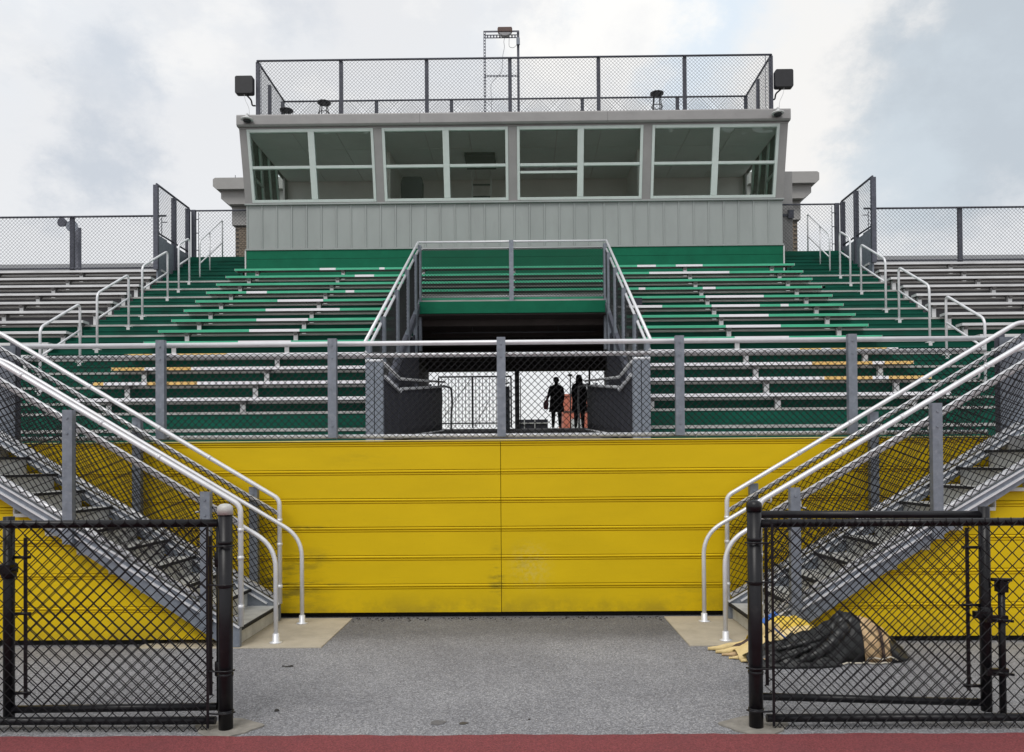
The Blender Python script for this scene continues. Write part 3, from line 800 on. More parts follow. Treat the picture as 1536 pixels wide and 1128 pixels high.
struct('ramp', MB().prism([(12.95, 1.6), (12.95, ZR(12.95)), (25.6, ZR(25.6)), (26.04, ZR(25.6)), (26.04, 1.6)], 'x', -2.97, 2.97), 'ramp')
for sx, side in ((-1, 'left'), (1, 'right')):
    x = sx * 1.9
    t = thing('ramp_railing', (x, 14, 1.83), 'dark screened ramp railing with a grey end pier on the %s of the tunnel floor' % side, 'railing', 'screened railings along the ramp')
    pier = MB().box(sx * 1.90, sx * 2.025, 11.58, 11.68, 1.81, 3.10).box(sx * 2.035, sx * 2.165, 11.58, 11.68, 1.81, 3.10)
    obj('pier', pier, 'galvanised', t, bevel=0.004)
    obj('pier_cap', MB().tube([(sx * 1.9, 11.62, 3.13), (sx * 2.17, 11.62, 3.13)], 0.026, 8), 'aluminium', t)
    up = [(x, 11.7, 3.10), (x, 13.2, 3.02), (x, 20.6, 3.72)]
    lo = [(x, 11.75, 2.90), (x, 13.2, 2.80), (x, 13.35, 2.86), (x, 20.4, 3.58)]
    obj('top_rail', MB().tube(up, 0.026, 8), 'mill_aluminium', t)
    obj('middle_rail', MB().tube(lo, 0.03, 8), 'aluminium', t)
    obj('bottom_rail', MB().tube([(x, 13.2, 2.0), (x, 20.2, ZR(20.2) + 0.08)], 0.025, 8), 'aluminium', t)
    # screen fabric: a slightly rippled sheet between rails
    mb = MB(); rows = []
    n = 60
    for i in range(n + 1):
        y = 11.8 + (20.3 - 11.8) * i / n
        zb = (1.9 if y < 13.2 else 2.02 + (y - 13.2) * 0.055)
        zt = 2.9 - (y - 11.8) * 0.07 if y < 13.2 else 2.84 + (y - 13.2) * 0.1
        for j in range(7):
            mb.v.append((x + sx * (0.03 + 0.008 * math.sin(y * 9 + j) + 0.006 * math.sin(y * 23 + j * 2.1)), y, zb + (zt - zb) * j / 6))
    for i in range(n):
        for j in range(6):
            mb.f.append((i * 7 + j, i * 7 + j + 1, (i + 1) * 7 + j + 1, (i + 1) * 7 + j)); mb.mi.append(0); mb.sm.append(True)
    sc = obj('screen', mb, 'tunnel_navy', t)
    sm_ = sc.modifiers.new('cloth', 'SOLIDIFY'); sm_.thickness = 0.004
    for yy in (13.25, 15.6, 18.0, 20.3):
        zt = 2.95 + max(0, yy - 13.2) * 0.095
        obj('post', MB().tube([(x + sx * 0.06, yy, ZR(yy)), (x + sx * 0.06, yy, zt)], 0.03, 8), 'dark_galvanised', t)
    obj('kick_rail', MB().box(x - 0.02, x + 0.02, 13.2, 20.2, 1.85, 1.93) if False else MB().bar((x, 13.25, ZR(13.25) + 0.03), (x, 22, ZR(22) + 0.03), 0.05, 0.05), 'side_grey', t)
    # bent grab rail at the far end
    gx = x - sx * 0.12
    obj('grab_rail', MB().tube(fillet([(x, 20.4, 3.60), (gx, 21.3, 3.62), (gx, 21.6, 3.2), (gx, 21.3, 2.95), (gx, 21.2, ZR(21.2))], 0.12, 4), 0.03, 8), 'mill_aluminium', t)

# far picket gate, posts, cabinet
zg = ZR(25.4)
gate = thing('picket_gate', (-1.3, 25.4, zg), 'closed black metal picket gate at the far left end of the tunnel', 'gate')
obj('gate_frame', MB().box(-2.6, -0.16, 25.38, 25.42, 4.36, 4.41).box(-2.6, -0.16, 25.38, 25.42, zg + 0.17, zg + 0.21).box(-1.49, -1.43, 25.37, 25.43, zg + 0.03, 4.36).box(-0.2, -0.15, 25.37, 25.43, zg + .03, 4.355).box(-2.62, -2.57, 25.37, 25.43, zg + .03, 4.355), 'black_coat', gate)
for i in range(21):
    xx = -2.49 + i * 0.114
    if abs(xx + 1.46) < 0.05 or xx > -0.22: continue
    obj('picket', MB().box(xx - 0.009, xx + 0.009, 25.392, 25.408, zg + 0.06, 4.36), 'black_coat', gate)
obj('brace', MB().bar((-2.55, 25.43, zg + 0.25), (-1.5, 25.43, 4.34), 0.012, 0.02).bar((-1.4, 25.43, zg + 0.1), (-0.9, 25.43, zg + 0.95), 0.012, 0.02), 'black_coat', gate)
solo('gate_post', MB().box(-0.05, 0.10, 25.3, 25.45, zg, 4.595).box(0.12, 0.15, 25.36, 25.39, zg + .02, 4.35), 'black_coat', (0.02, 25.38, zg), 'thick black steel gate post in the middle of the tunnel exit', 'post')
solo('gate_post', MB().box(2.40, 2.46, 25.3, 25.36, zg, 4.595), 'black_coat', (2.43, 25.33, zg), 'thin black post at the right of the tunnel exit behind two people', 'post')
cabinet = thing('cabinet', (-0.33, 24.4, ZR(24.4)), 'narrow grey cabinet with white bracket beside the picket gate', 'cabinet')
obj('body', MB().box(-0.47, -0.20, 24.3, 24.5, ZR(24.4) - 0.02, 3.95), 'galvanised', cabinet, bevel=0.01)
obj('bracket', MB().bar((-0.36, 24.26, 3.35), (-0.18, 24.26, 3.62), 0.02, 0.04).bar((-0.40, 24.26, 4.0), (-0.20, 24.26, 4.07), 0.02, 0.05), 'dome_white', cabinet)

# things outside beyond the tunnel
rb = thing('red_building', (4.4, 64, 2.64), 'small red walled building beyond the tunnel exit', 'building')
obj('wall', MB().box(3.35, 5.75, 60, 68, 2.5, 6.6), 'red_wall', rb)
obj('roof', MB().box(3.3, 5.8, 59.9, 68.1, 6.605, 6.75), 'red_wall', rb)
obj('door', MB().box(3.9, 4.9, 59.93, 59.99, 2.65, 4.8), 'dome_white', rb)
obj('band', MB().box(3.33, 5.77, 59.95, 59.99, 5.3, 5.42), 'rust_metal', rb)
lp = thing('lamp_post', (3.0, 45, 2.64), 'slim lamp post standing outside beyond the tunnel', 'lamp post')
obj('pole', MB().tube([(3.0, 45, 2.6), (3.0, 45, 6.5)], 0.04, 6), 'black_coat', lp)
obj('lamp_head', MB().lathe(3.0, 45, [(0.06, 6.5), (0.14, 6.52), (0.13, 6.62), (0.03, 6.66)], 10), 'black_coat', lp)
lf = thing('panel_fence', (0.8, 40, 2.64), 'low dark panel fence with white rails outside beyond the tunnel', 'fence')
obj('panel', MB().box(-0.2, 1.5, 40, 40.06, 2.6, 3.72), 'tunnel_navy', lf)
obj('rail', MB().box(-0.2, 1.5, 39.93, 39.98, 3.5, 3.55), 'dome_white', lf)
for xx in (0.25, 0.8): obj('post', MB().box(xx, xx + 0.04, 39.88, 39.925, 2.6, 3.74), 'dome_white', lf)

# ------------------------------------------------------------------ press box
YB, ZB0, ZW0, ZW1 = 21.0, 7.49, 8.74, 10.64        # front face, base, sill, window head
LEAN = 0.46
def yw(z): return YB - LEAN * (z - ZW0) / (ZW1 - ZW0)     # the windows lean out over the seats
XP = 7.40
BK = 24.6
pb = thing('press_box', (0, 22.5, ZB0), 'grey metal press box with a row of leaning windows on top of the stand', 'press box')
NP = 36
pw = 2 * XP / NP
_sp = MB().box(0.0, pw - 0.0015, 0, 0.03, 0, ZW0 - ZB0 - 0.05)
_sp.prism([(0.0, -0.0005), (0.012, -0.022), (0.045, -0.022), (0.057, -0.0005)], 'z', 0.0, ZW0 - ZB0 - 0.05)
SP = mesh_of('siding_panel', _sp, 'siding')
for i in range(NP):
    link('siding_panel', SP, pb, Vector((-XP + i * pw, YB, ZB0)) - wloc(pb))
obj('base_trim', MB().box(-XP - 0.02, XP + 0.02, YB - 0.045, YB + 0.02, ZB0 - 0.045, ZB0 - 0.003), 'siding', pb)
for i, (z0, z1) in enumerate(((7.20, ZB0 - 0.05), (6.93, 7.195), (6.62, 6.925))):
    obj('base_board', MB().box(-XP, XP, YB - 0.02, YB + 0.03, z0, z1), 'fascia_green', pb, bevel=0.006)
for sx in (-1, 1):
    obj('corner_trim', MB().box(sx * (XP + 0.002), sx * (XP + 0.04), YB - 0.03, YB + 0.02, 6.62, ZB0 - 0.05), 'dome_white', pb)
# sill flashing and head trim
obj('sill', MB().box(-XP - 0.03, XP + 0.03, YB - 0.07, YB + 0.05, ZW0 - 0.048, ZW0 - 0.004), 'siding', pb, bevel=0.005)
UN = [(-7.22, -3.78), (-3.55, -0.13), (0.11, 3.53), (3.77, 7.20)]
def leaned(mb, x0, x1, z0, z1, t0, t1, mi=0):        # box in the leaning window plane; t is depth behind the plane
    v = [(x0, yw(z0) + t0, z0), (x1, yw(z0) + t0, z0), (x1, yw(z0) + t1, z0), (x0, yw(z0) + t1, z0), (x0, yw(z1) + t0, z1), (x1, yw(z1) + t0, z1), (x1, yw(z1) + t1, z1), (x0, yw(z1) + t1, z1)]
    return mb.add(v, [(0, 3, 2, 1), (4, 5, 6, 7), (0, 1, 5, 4), (1, 2, 6, 5), (2, 3, 7, 6), (3, 0, 4, 7)], mi)
FR = 0.075
ZM = 9.66
for ui, (a, b) in enumerate(UN):
    mb = MB()
    z0, z1 = ZW0 + 0.02, ZW1 - 0.03
    mid = (a + b) / 2 + 0.02
    leaned(mb, a, a + FR, z0, z1, -0.03, 0.09); leaned(mb, b - FR, b, z0, z1, -0.03, 0.09)
    leaned(mb, a + FR + .001, b - FR - .001, z0, z0 + FR, -0.028, 0.09); leaned(mb, a + FR + .001, b - FR - .001, z1 - FR, z1, -0.028, 0.09)
    leaned(mb, mid - 0.085, mid + 0.085, z0 + FR + .001, z1 - FR - .001, -0.03, 0.09)
    leaned(mb, a + FR + .001, mid - 0.086, ZM - 0.035, ZM + 0.035, -0.02, 0.08); leaned(mb, mid + 0.086, b - FR - .001, ZM - 0.035, ZM + 0.035, -0.02, 0.08)
    wn = obj('window', mb, 'window_white', pb, bevel=0.006)
    for (xa, xb) in ((a + FR, mid - 0.085), (mid + 0.085, b - FR)):
        for (za, zb) in ((z0 + FR, ZM - 0.035), (ZM + 0.035, z1 - FR)):
            zt = zb
            if ui == 2 and xa < 1 and za < ZM - 0.1:      # sash slid down a little
                zt = zb - 0.14
                s_ = MB(); leaned(s_, xa + .002, xb - .002, zt - 0.03, zt + 0.03, 0.015, 0.05)
                obj('sash_rail', s_, 'window_white', wn)
            g = MB(); leaned(g, xa - 0.01, xb + 0.01, za - 0.01, zt + 0.01, 0.035, 0.041)
            obj('pane', g, 'window_glass', wn)
for (a, b) in ((-XP - 0.02, -7.225), (-3.775, -3.555), (-0.125, 0.105), (3.535, 3.765), (7.205, XP + 0.02)):
    mb = MB(); leaned(mb, a, b, ZW0 - 0.002, ZW1 + 0.04, -0.012, 0.10)
    obj('column', mb, 'trim_grey', pb)
obj('head_trim', MB().box(-XP - 0.02, XP + 0.02, yw(ZW1) - 0.02, yw(ZW1) + 0.1, ZW1 - 0.028, ZW1 + 0.12), 'trim_grey', pb)
# roof with deep fascia made of three lengths
YR = yw(ZW1) - 0.10
rf = obj('roof', MB().box(-XP - 0.02, XP + 0.02, YR + 0.05, BK + 0.05, ZW1 + 0.125, 10.93), 'trim_grey', pb)
for a, b in ((-7.45, -2.50), (-2.494, 2.55), (2.556, 7.45)):
    obj('fascia', MB().prism([(YR + 0.045, 10.655), (YR, 10.665), (YR - 0.03, 10.70), (YR - 0.03, 10.93), (YR - 0.015, 10.965), (YR + 0.045, 10.97)], 'x', a, b), 'trim_grey', rf)
for sx in (-1, 1):
    obj('fascia', MB().box(sx * 7.425, sx * 7.45, YR + 0.05, BK, 10.66, 10.965), 'trim_grey', rf)
    # end walls: solid below the sill, glazed above
    obj('end_wall', MB().box(sx * (XP - 0.05), sx * XP, YB + 0.04, BK, ZB0, ZW0).box(sx * (XP - 0.05), sx * XP, BK - 0.35, BK, ZW0 + .001, ZW1 + 0.1), 'trim_grey', pb)
    mb = MB()
    for t0, t1 in ((0.12, 0.20), (0.75, 0.82), (1.42, 1.54), (2.2, 2.28), (2.9, 2.98)): leaned(mb, sx * (XP - 0.06), sx * XP, ZW0 + 0.003, ZW1 + 0.1, t0, t1)
    leaned(mb, sx * (XP - 0.058), sx * (XP - 0.002), ZM - 0.03, ZM + 0.03, 0.201, 0.749); leaned(mb, sx * (XP - 0.058), sx * (XP - 0.002), ZM - 0.03, ZM + 0.03, 0.821, 1.419)
    wn = obj('end_window', mb, 'window_white', pb)
    g = MB(); leaned(g, sx * (XP - 0.033), sx * (XP - 0.027), ZW0 + 0.01, ZW1 + 0.09, 0.125, 3.1)
    obj('pane', g, 'window_glass', wn)
obj('back_wall', MB().box(-XP, XP, BK - 0.06, BK + 0.05, ZB0, ZW1 + 0.12), 'interior', pb)
obj('floor', MB().box(-XP + 0.06, XP - 0.06, YB + 0.06, BK - 0.07, 7.3, 7.6), 'interior', pb)
ct = MB()
tw = 2 * (XP - 0.1) / 12
for i in range(12):
    for j in range(3):
        x = -XP + 0.1 + i * tw; y = 20.75 + j * 1.26
        obj('ceiling_panel', MB().box(x + 0.012, x + tw - 0.012, y + 0.012, min(y + 1.248, BK - 0.08), 10.645, 10.67), 'ceiling_tile', pb)
obj('ceiling_grid', MB().box(-XP + 0.06, XP - 0.06, 20.72, BK - 0.07, 10.672, 10.72), 'interior', pb)
for xx in (-3.66, 0.0, 3.66):
    obj('partition', MB().box(xx - 0.05, xx + 0.05, YB + 1.2, BK - 0.07, 7.61, 10.64), 'interior', pb) if xx else None
obj('roof_hatch', MB().box(-1.45, -0.55, 22.3, 23.4, 10.55, 10.64), 'black_plastic', pb)
obj('counter', MB().box(-XP + 0.08, XP - 0.08, YB + 0.12, YB + 0.7, 8.42, 8.47), 'dome_white', pb)

# things inside the press box
ch = thing('office_chair', (-3.0, 22.4, 7.6), 'black high backed office chair seen through the press box window', 'chair')
obj('backrest', MB().prism([(-3.32, 9.0), (-3.34, 9.75), (-3.28, 9.97), (-2.72, 9.97), (-2.66, 9.75), (-2.68, 9.0)], 'y', 22.35, 22.45), 'black_plastic', ch, bevel=0.03)
obj('seat', MB().box(-3.3, -2.7, 21.95, 22.45, 8.82, 8.92), 'black_plastic', ch, bevel=0.02)
obj('armrest', MB().box(-3.42, -3.36, 22.0, 22.4, 9.16, 9.2), 'black_plastic', ch); obj('armrest', MB().box(-2.64, -2.58, 22.0, 22.4, 9.16, 9.2), 'black_plastic', ch)
obj('column', MB().tube([(-3, 22.2, 7.66), (-3, 22.2, 8.82)], 0.035, 8), 'black_plastic', ch)
for q in range(5):
    an = q * 2 * math.pi / 5 + 0.3
    obj('foot', MB().tube([(-3, 22.2, 7.7), (-3 + .3 * math.cos(an), 22.2 + .3 * math.sin(an), 7.63)], 0.025, 6), 'black_plastic', ch)
ld = thing('ladder', (-1.0, 23.6, 7.6), 'white ladder leading to the roof hatch inside the press box', 'ladder')
for xx in (-1.30, -0.72): obj('side_rail', MB().bar((xx, 23.75, 7.6), (xx, 23.45, 10.5), 0.045, 0.05), 'dome_white', ld)
for q in range(7):
    z = 7.95 + q * 0.36
    obj('rung', MB().bar((-1.285, 23.75 - (z - 7.6) * 0.103, z), (-0.735, 23.75 - (z - 7.6) * 0.103, z), 0.05, 0.04), 'black_plastic', ld)
nb = thing('notice_frame', (0.2, 24.5, 8.7), 'dark framed notice with white sheet on the press box back wall', 'notice')
obj('frame', MB().box(0.02, 0.46, 24.49, 24.53, 8.62, 9.3), 'black_plastic', nb)
obj('sheet', MB().box(0.13, 0.32, 24.475, 24.488, 8.78, 9.12), 'paper', nb)
ca = thing('storage_locker', (-6.3, 24.1, 7.6), 'dark storage locker inside the left end of the press box', 'locker')
obj('body', MB().box(-6.75, -6.2, 23.9, 24.5, 7.62, 9.7), 'black_plastic', ca)
obj('door', MB().box(-6.73, -6.22, 23.87, 23.895, 7.66, 9.66), 'cloth_grey', ca)

# ------------------------------------------------------------------ fence on the press box roof
YFN, YFB, ZR0, ZRT = 20.82, 23.2, 10.95, 12.63
fe = thing('roof_fence', (0, 22, ZR0), 'chain link fence round the flat roof of the press box', 'fence')
PX = [-7.02, -4.72, -2.36, -0.07, 2.36, 4.72, 7.08]
for i, x in enumerate(PX):
    obj('post', MB().box(x - 0.05, x + 0.05, YFN + 0.02, YFN + 0.09, ZR0, ZRT - 0.02), 'dark_galvanised', fe)
for x in (-7.08, -5.3, -4.2, -1.9, 2.1, 5.0, 7.08):
    obj('post', MB().box(x - 0.05, x + 0.05, YFB, YFB + 0.07, ZR0, ZRT + 0.01), 'dark_galvanised', fe)
for sx in (-1, 1): obj('post', MB().box(sx * 7.03, sx * 7.11, 21.95, 22.05, ZR0, ZRT - 0.1), 'dark_galvanised', fe)
loop = [(-7.02, YFN, ZRT), (7.08, YFN, ZRT), (7.08, YFB, ZRT), (-7.02, YFB, ZRT)]
for i in range(4):
    obj('top_rail', MB().tube([loop[i], loop[(i + 1) % 4]], 0.028, 8), 'dark_galvanised', fe)
    a = [Vector(p) - Vector((0, 0, ZRT - ZR0 - 0.09)) for p in (loop[i], loop[(i + 1) % 4])]
    obj('bottom_rail', MB().tube(a, 0.022, 8), 'dark_galvanised', fe)
chain_link(fe, (-7.0, YFN - 0.03, ZR0 + 0.04), (1, 0, 0), (0, 0, 1), 14.1, ZRT - ZR0 - 0.04, 'wire_grey', 0.100, 0.0040)
chain_link(fe, (-7.0, YFB - 0.03, ZR0 + 0.04), (1, 0, 0), (0, 0, 1), 14.1, ZRT - ZR0 - 0.04, 'wire_grey', 0.100, 0.0040)
for sx in (-1, 1):
    chain_link(fe, (sx * 7.05, YFN, ZR0 + 0.04), (0, 1, 0), (0, 0, 1), YFB - YFN, ZRT - ZR0 - 0.04, 'wire_grey', 0.100, 0.0040)
    obj('tension_bar', MB().box(sx * 6.9, sx * 6.915, YFN - 0.035, YFN - 0.025, ZR0 + .05, ZRT - .03), 'dark_galvanised', fe)

def stool(x, y, zs, label):
    t = thing('stool', (x, y, ZR0), label, 'stool', 'stools on the roof')
    zt = zs
    obj('seat', MB().lathe(x, y, [(0.15, zt - 0.06), (0.19, zt - 0.045), (0.195, zt - 0.015), (0.16, zt), (0.02, zt + 0.006)], 16), 'black_plastic', t)
    for q in range(4):
        an = math.pi / 4 + q * math.pi / 2
        obj('leg', MB().tube([(x + 0.11 * math.cos(an), y + 0.11 * math.sin(an), zt - 0.05), (x + 0.21 * math.cos(an), y + 0.21 * math.sin(an), ZR0)], 0.014, 6), 'black_plastic', t)
    zr = (zt + ZR0) / 2 + 0.1
    obj('foot_ring', MB().tube([(x + 0.16 * math.cos(q * math.pi / 6), y + 0.16 * math.sin(q * math.pi / 6), zr) for q in range(12)], 0.011, 6, closed=True), 'black_plastic', t)
stool(-5.36, 21.5, 11.80, 'black round stool standing on the roof near the left end of the fence')
stool(-6.55, 21.9, 11.78, 'lower black stool in the left corner of the roof')
stool(4.07, 21.5, 11.95, 'black round stool standing alone on the right half of the roof')

# slotted angle frame with flood lamp
fx0, fx1, fy = -0.79, 0.16, 21.5
lfm = thing('steel_tower', (-0.3, fy, ZR0), 'tall slotted steel frame standing on the press box roof', 'frame')
ZT1 = 1.6 + (690 - 43) * fy / F_PX
def slotted(mb, a, b, w, axis):          # angle iron with open slots: two flanges joined by short bridges
    a, b = Vector(a), Vector(b); L_ = (b - a).length; t = (b - a) / L_
    s = Vector((1, 0, 0)) if axis == 'v' else Vector((0, 0, 1))
    mb.bar(a - s * w * 0.36, b - s * w * 0.36, w * 0.26, 0.004, up=(0, 1, 0)); mb.bar(a + s * w * 0.36, b + s * w * 0.36, w * 0.26, 0.004, up=(0, 1, 0))
    n = int(L_ / 0.085)
    for i in range(n + 1):
        c_ = a + t * (L_ * i / n)
        c0, c1 = max(0, L_ * i / n - 0.02), min(L_, L_ * i / n + 0.02)
        mb.bar(a + t * c0, a + t * c1, w * 0.5, 0.0036, up=(0, 1, 0))
    return mb
obj('upright', slotted(MB(), (fx0, fy, ZR0), (fx0, fy, ZT1), 0.065, 'v'), 'dark_galvanised', lfm)
obj('upright', MB().box(fx1 - 0.035, fx1 + 0.035, fy - 0.002, fy + 0.002, ZR0, ZT1).box(fx1 + 0.031, fx1 + 0.035, fy + 0.003, fy + 0.06, ZR0, ZT1), 'dark_galvanised', lfm)
obj('top_bar', MB().box(fx0 - 0.03, fx1 + 0.03, fy - 0.04, fy - 0.036, ZT1 - 0.05, ZT1), 'dark_galvanised', lfm)
obj('cross_bar', slotted(MB(), (fx0, fy - 0.01, ZT1 - 0.15), (fx1, fy - 0.01, ZT1 - 0.15), 0.11, 'h'), 'dark_galvanised', lfm)
zc = 1.6 + (690 - 111) * fy / F_PX
obj('cross_bar', slotted(MB(), (fx0, fy - 0.01, zc), (fx1, fy - 0.01, zc), 0.055, 'h'), 'dark_galvanised', lfm)
fl = thing('flood_lamp', (-0.2, fy - 0.1, ZT1 - 0.15), 'rusty capped flood lamp on the top bar of the roof frame', 'lamp')
obj('housing', MB().prism([(-0.40, ZT1 + 0.02), (-0.02, ZT1 + 0.02), (0.0, ZT1 - 0.03), (-0.02, ZT1 - 0.11), (-0.40, ZT1 - 0.11), (-0.42, ZT1 - 0.03)], 'y', fy - 0.2, fy - 0.05), 'rust_metal', fl, bevel=0.012)
obj('lens', MB().prism([(-0.39, ZT1 - 0.113), (-0.03, ZT1 - 0.113), (-0.09, ZT1 - 0.19), (-0.16, ZT1 - 0.215), (-0.26, ZT1 - 0.215), (-0.33, ZT1 - 0.19)], 'y', fy - 0.18, fy - 0.06), 'lamp_glass', fl, bevel=0.01)
obj('cable', MB().tube(fillet([(-0.19, fy - 0.1, ZT1 - 0.2), (-0.25, fy - 0.1, ZT1 - 0.32), (-0.22, fy - 0.1, ZT1 - 0.5), (-0.28, fy - 0.1, ZT1 - 0.75), (-0.3, fy - 0.1, ZT1 - 1.2), (-0.62, fy - 0.05, ZT1 - 1.5), (-0.6, fy - 0.05, ZR0 + 0.02)], 0.1, 4), 0.006, 5)
    .tube(fillet([(-0.09, fy - 0.1, ZT1 - 0.2), (-0.1, fy - 0.1, ZT1 - 0.5), (0.02, fy - 0.1, ZT1 - 0.54), (0.13, fy - 0.06, ZT1 - 0.42)], 0.12, 5), 0.006, 5), 'dark_galvanised', fl)
obj('junction_box', MB().box(fx1 - 0.05, fx1 + 0.05, fy - 0.08, fy - 0.02, ZT1 - 0.42, ZT1 - 0.22), 'galvanised', fl, bevel=0.01)

for sx, side in ((-1, 'left'), (1, 'right')):
    x = sx * 7.36 + (0.02 if sx < 0 else 0.02)
    zc = 1.6 + (690 - 121) * 20.75 / F_PX
    t = thing('loudspeaker', (x, 20.75, zc - 0.3), 'square black loudspeaker on a bent arm off the %s end of the roof fence' % side, 'loudspeaker', 'loudspeakers on the roof corners')
    mb = MB()
    w = 0.245
    pts = []
    for cx, cz, a0 in ((1, 1, 0), (-1, 1, 90), (-1, -1, 180), (1, -1, 270)):
        for q in range(4):
            an = R(a0 + q * 30); pts.append((x + cx * (w - 0.05) + 0.05 * math.cos(an), zc + cz * (w - 0.05) + 0.05 * math.sin(an)))
    mb.prism(pts, 'y', 20.66, 20.84)
    obj('cabinet', mb, 'black_plastic', t, bevel=0.012)
    fp = sx * 7.10
    obj('arm', MB().tube(fillet([(fp, 20.9, zc - 0.48), (fp + sx * 0.09, 20.9, zc - 0.48), (fp + sx * 0.1, 20.85, zc - 0.34), (x, 20.8, zc - 0.2)], 0.05), 0.022, 8), 'black_coat', t)
    obj('cable', MB().tube(fillet([(x, 20.7, zc - 0.22), (x - sx * 0.02, 20.7, zc - 0.4), (x - sx * 0.12, 20.75, zc - 0.62), (x - sx * 0.12, 20.75, ZR0)], 0.08), 0.006, 5), 'dome_white', t)
    dx = sx * (7.07 if sx > 0 else 7.12)
    dc = thing('dome_camera', (dx, YR - 0.1, 10.72), 'white dome security camera under the %s corner of the roof edge' % side, 'camera', 'dome cameras at the roof corners')
    obj('housing', MB().lathe(dx, YR - 0.14, [(0.03, 10.90), (0.05, 10.86), (0.16, 10.80), (0.165, 10.77), (0.12, 10.765)], 16), 'dome_white', dc)
    obj('dome', MB().lathe(dx, YR - 0.14, [(0.11, 10.764), (0.10, 10.73), (0.06, 10.70), (0.01, 10.69)], 16), 'black_plastic', dc)
    obj('mount', MB().tube([(dx, YR - 0.02, 10.93), (dx, YR - 0.14, 10.93), (dx, YR - 0.14, 10.89)], 0.025, 8), 'dome_white', dc)

# ------------------------------------------------------------------ fences at the back of the stand
for sx, side in ((-1, 'left'), (1, 'right')):
    ft = thing('back_fence', (sx * 12, 20.75, 6.8), 'chain link fence along the top of the outer %s section' % side, 'fence', 'fences behind the outer sections')
    y, z0, z1 = 20.72, 6.86, 8.35
    obj('top_rail', MB().tube([(sx * 9.5, y, z1), (sx * 15.5, y, z1)], 0.028, 8), 'dark_galvanised', ft)
    obj('bottom_rail', MB().tube([(sx * 9.5, y, z0 + 0.07), (sx * 15.5, y, z0 + 0.07)], 0.025, 8), 'dark_galvanised', ft)
    for xx in (12.12, 14.9): obj('post', MB().box(sx * (xx - 0.055), sx * (xx + 0.055), y + 0.03, y + 0.10, 6.4, z1 + 0.03), 'dark_galvanised', ft)
    tb = obj('tension_bar', MB().box(sx * 9.60, sx * 9.615, y - 0.04, y - 0.03, z0 + .03, z1 - .06), 'dark_galvanised', ft)
    for zq in (z0 + 0.2, (z0 + z1) / 2, z1 - 0.2): obj('band', MB().box(sx * 9.45, sx * 9.598, y - 0.045, y - 0.03, zq, zq + 0.02), 'dark_galvanised', tb)
    chain_link(ft, (sx * 9.58, y - 0.03, z0 + 0.03), (sx, 0, 0), (0, 0, 1), 5.9, z1 - z0 - 0.03, 'wire_grey', 0.100, 0.0040)
    af = thing('aisle_fence', (sx * 9.42, 21, 7.0), 'tall chain link side fence at the head of the %s aisle' % side, 'fence', 'side fences at the aisle heads')
    x = sx * 9.44
    zt = 8.98
    obj('top_rail', MB().tube([(x, 20.05, zt), (x, 22.0, zt)], 0.028, 8), 'dark_galvanised', af)
    obj('bottom_rail', MB().tube([(x, 20.05, 7.70), (x, 22.0, 7.70)], 0.024, 8), 'dark_galvanised', af)
    for yy in (20.02, 21.05, 21.93):
        obj('post', MB().box(x - 0.06, x + 0.06, yy - 0.04, yy + 0.04, 6.7, zt - 0.04), 'dark_galvanised', af)
    obj('side_plate', MB().box(x - 0.02, x + 0.02, 20.07, 20.6, 6.4, 7.64).box(x - 0.02, x + 0.02, 20.61, 21.9, 6.4, 7.60), 'galvanised', af)
    chain_link(af, (x - sx * 0.03, 20.1, 7.68), (0, 1, 0), (0, 0, 1), 1.85, zt - 7.70, 'wire_grey', 0.100, 0.0040)
    pf = thing('platform_fence', (sx * 8.4, 22.1, 7.5), 'short chain link fence closing the %s aisle beside the press box' % side, 'fence', 'fences at the back of the aisles')
    obj('top_rail', MB().tube([(sx * 7.45, 22.08, 8.93), (sx * 9.42, 22.08, 8.93)], 0.025, 8), 'dark_galvanised', pf)
    obj('post', MB().box(sx * 9.27, sx * 9.39, 22.04, 22.12, 7.49, 8.95), 'dark_galvanised', pf)
    tb = obj('tension_bar', MB().box(sx * 9.16, sx * 9.175, 22.02, 22.03, 7.52, 8.86), 'dark_galvanised', pf)
    for zq in (7.75, 8.25, 8.65): obj('band', MB().box(sx * 9.177, sx * 9.28, 22.01, 22.03, zq, zq + 0.02), 'dark_galvanised', tb)
    chain_link(pf, (sx * 7.45, 22.05, 7.5), (sx, 0, 0), (0, 0, 1), 1.75, 1.41, 'wire_grey', 0.100, 0.0040)

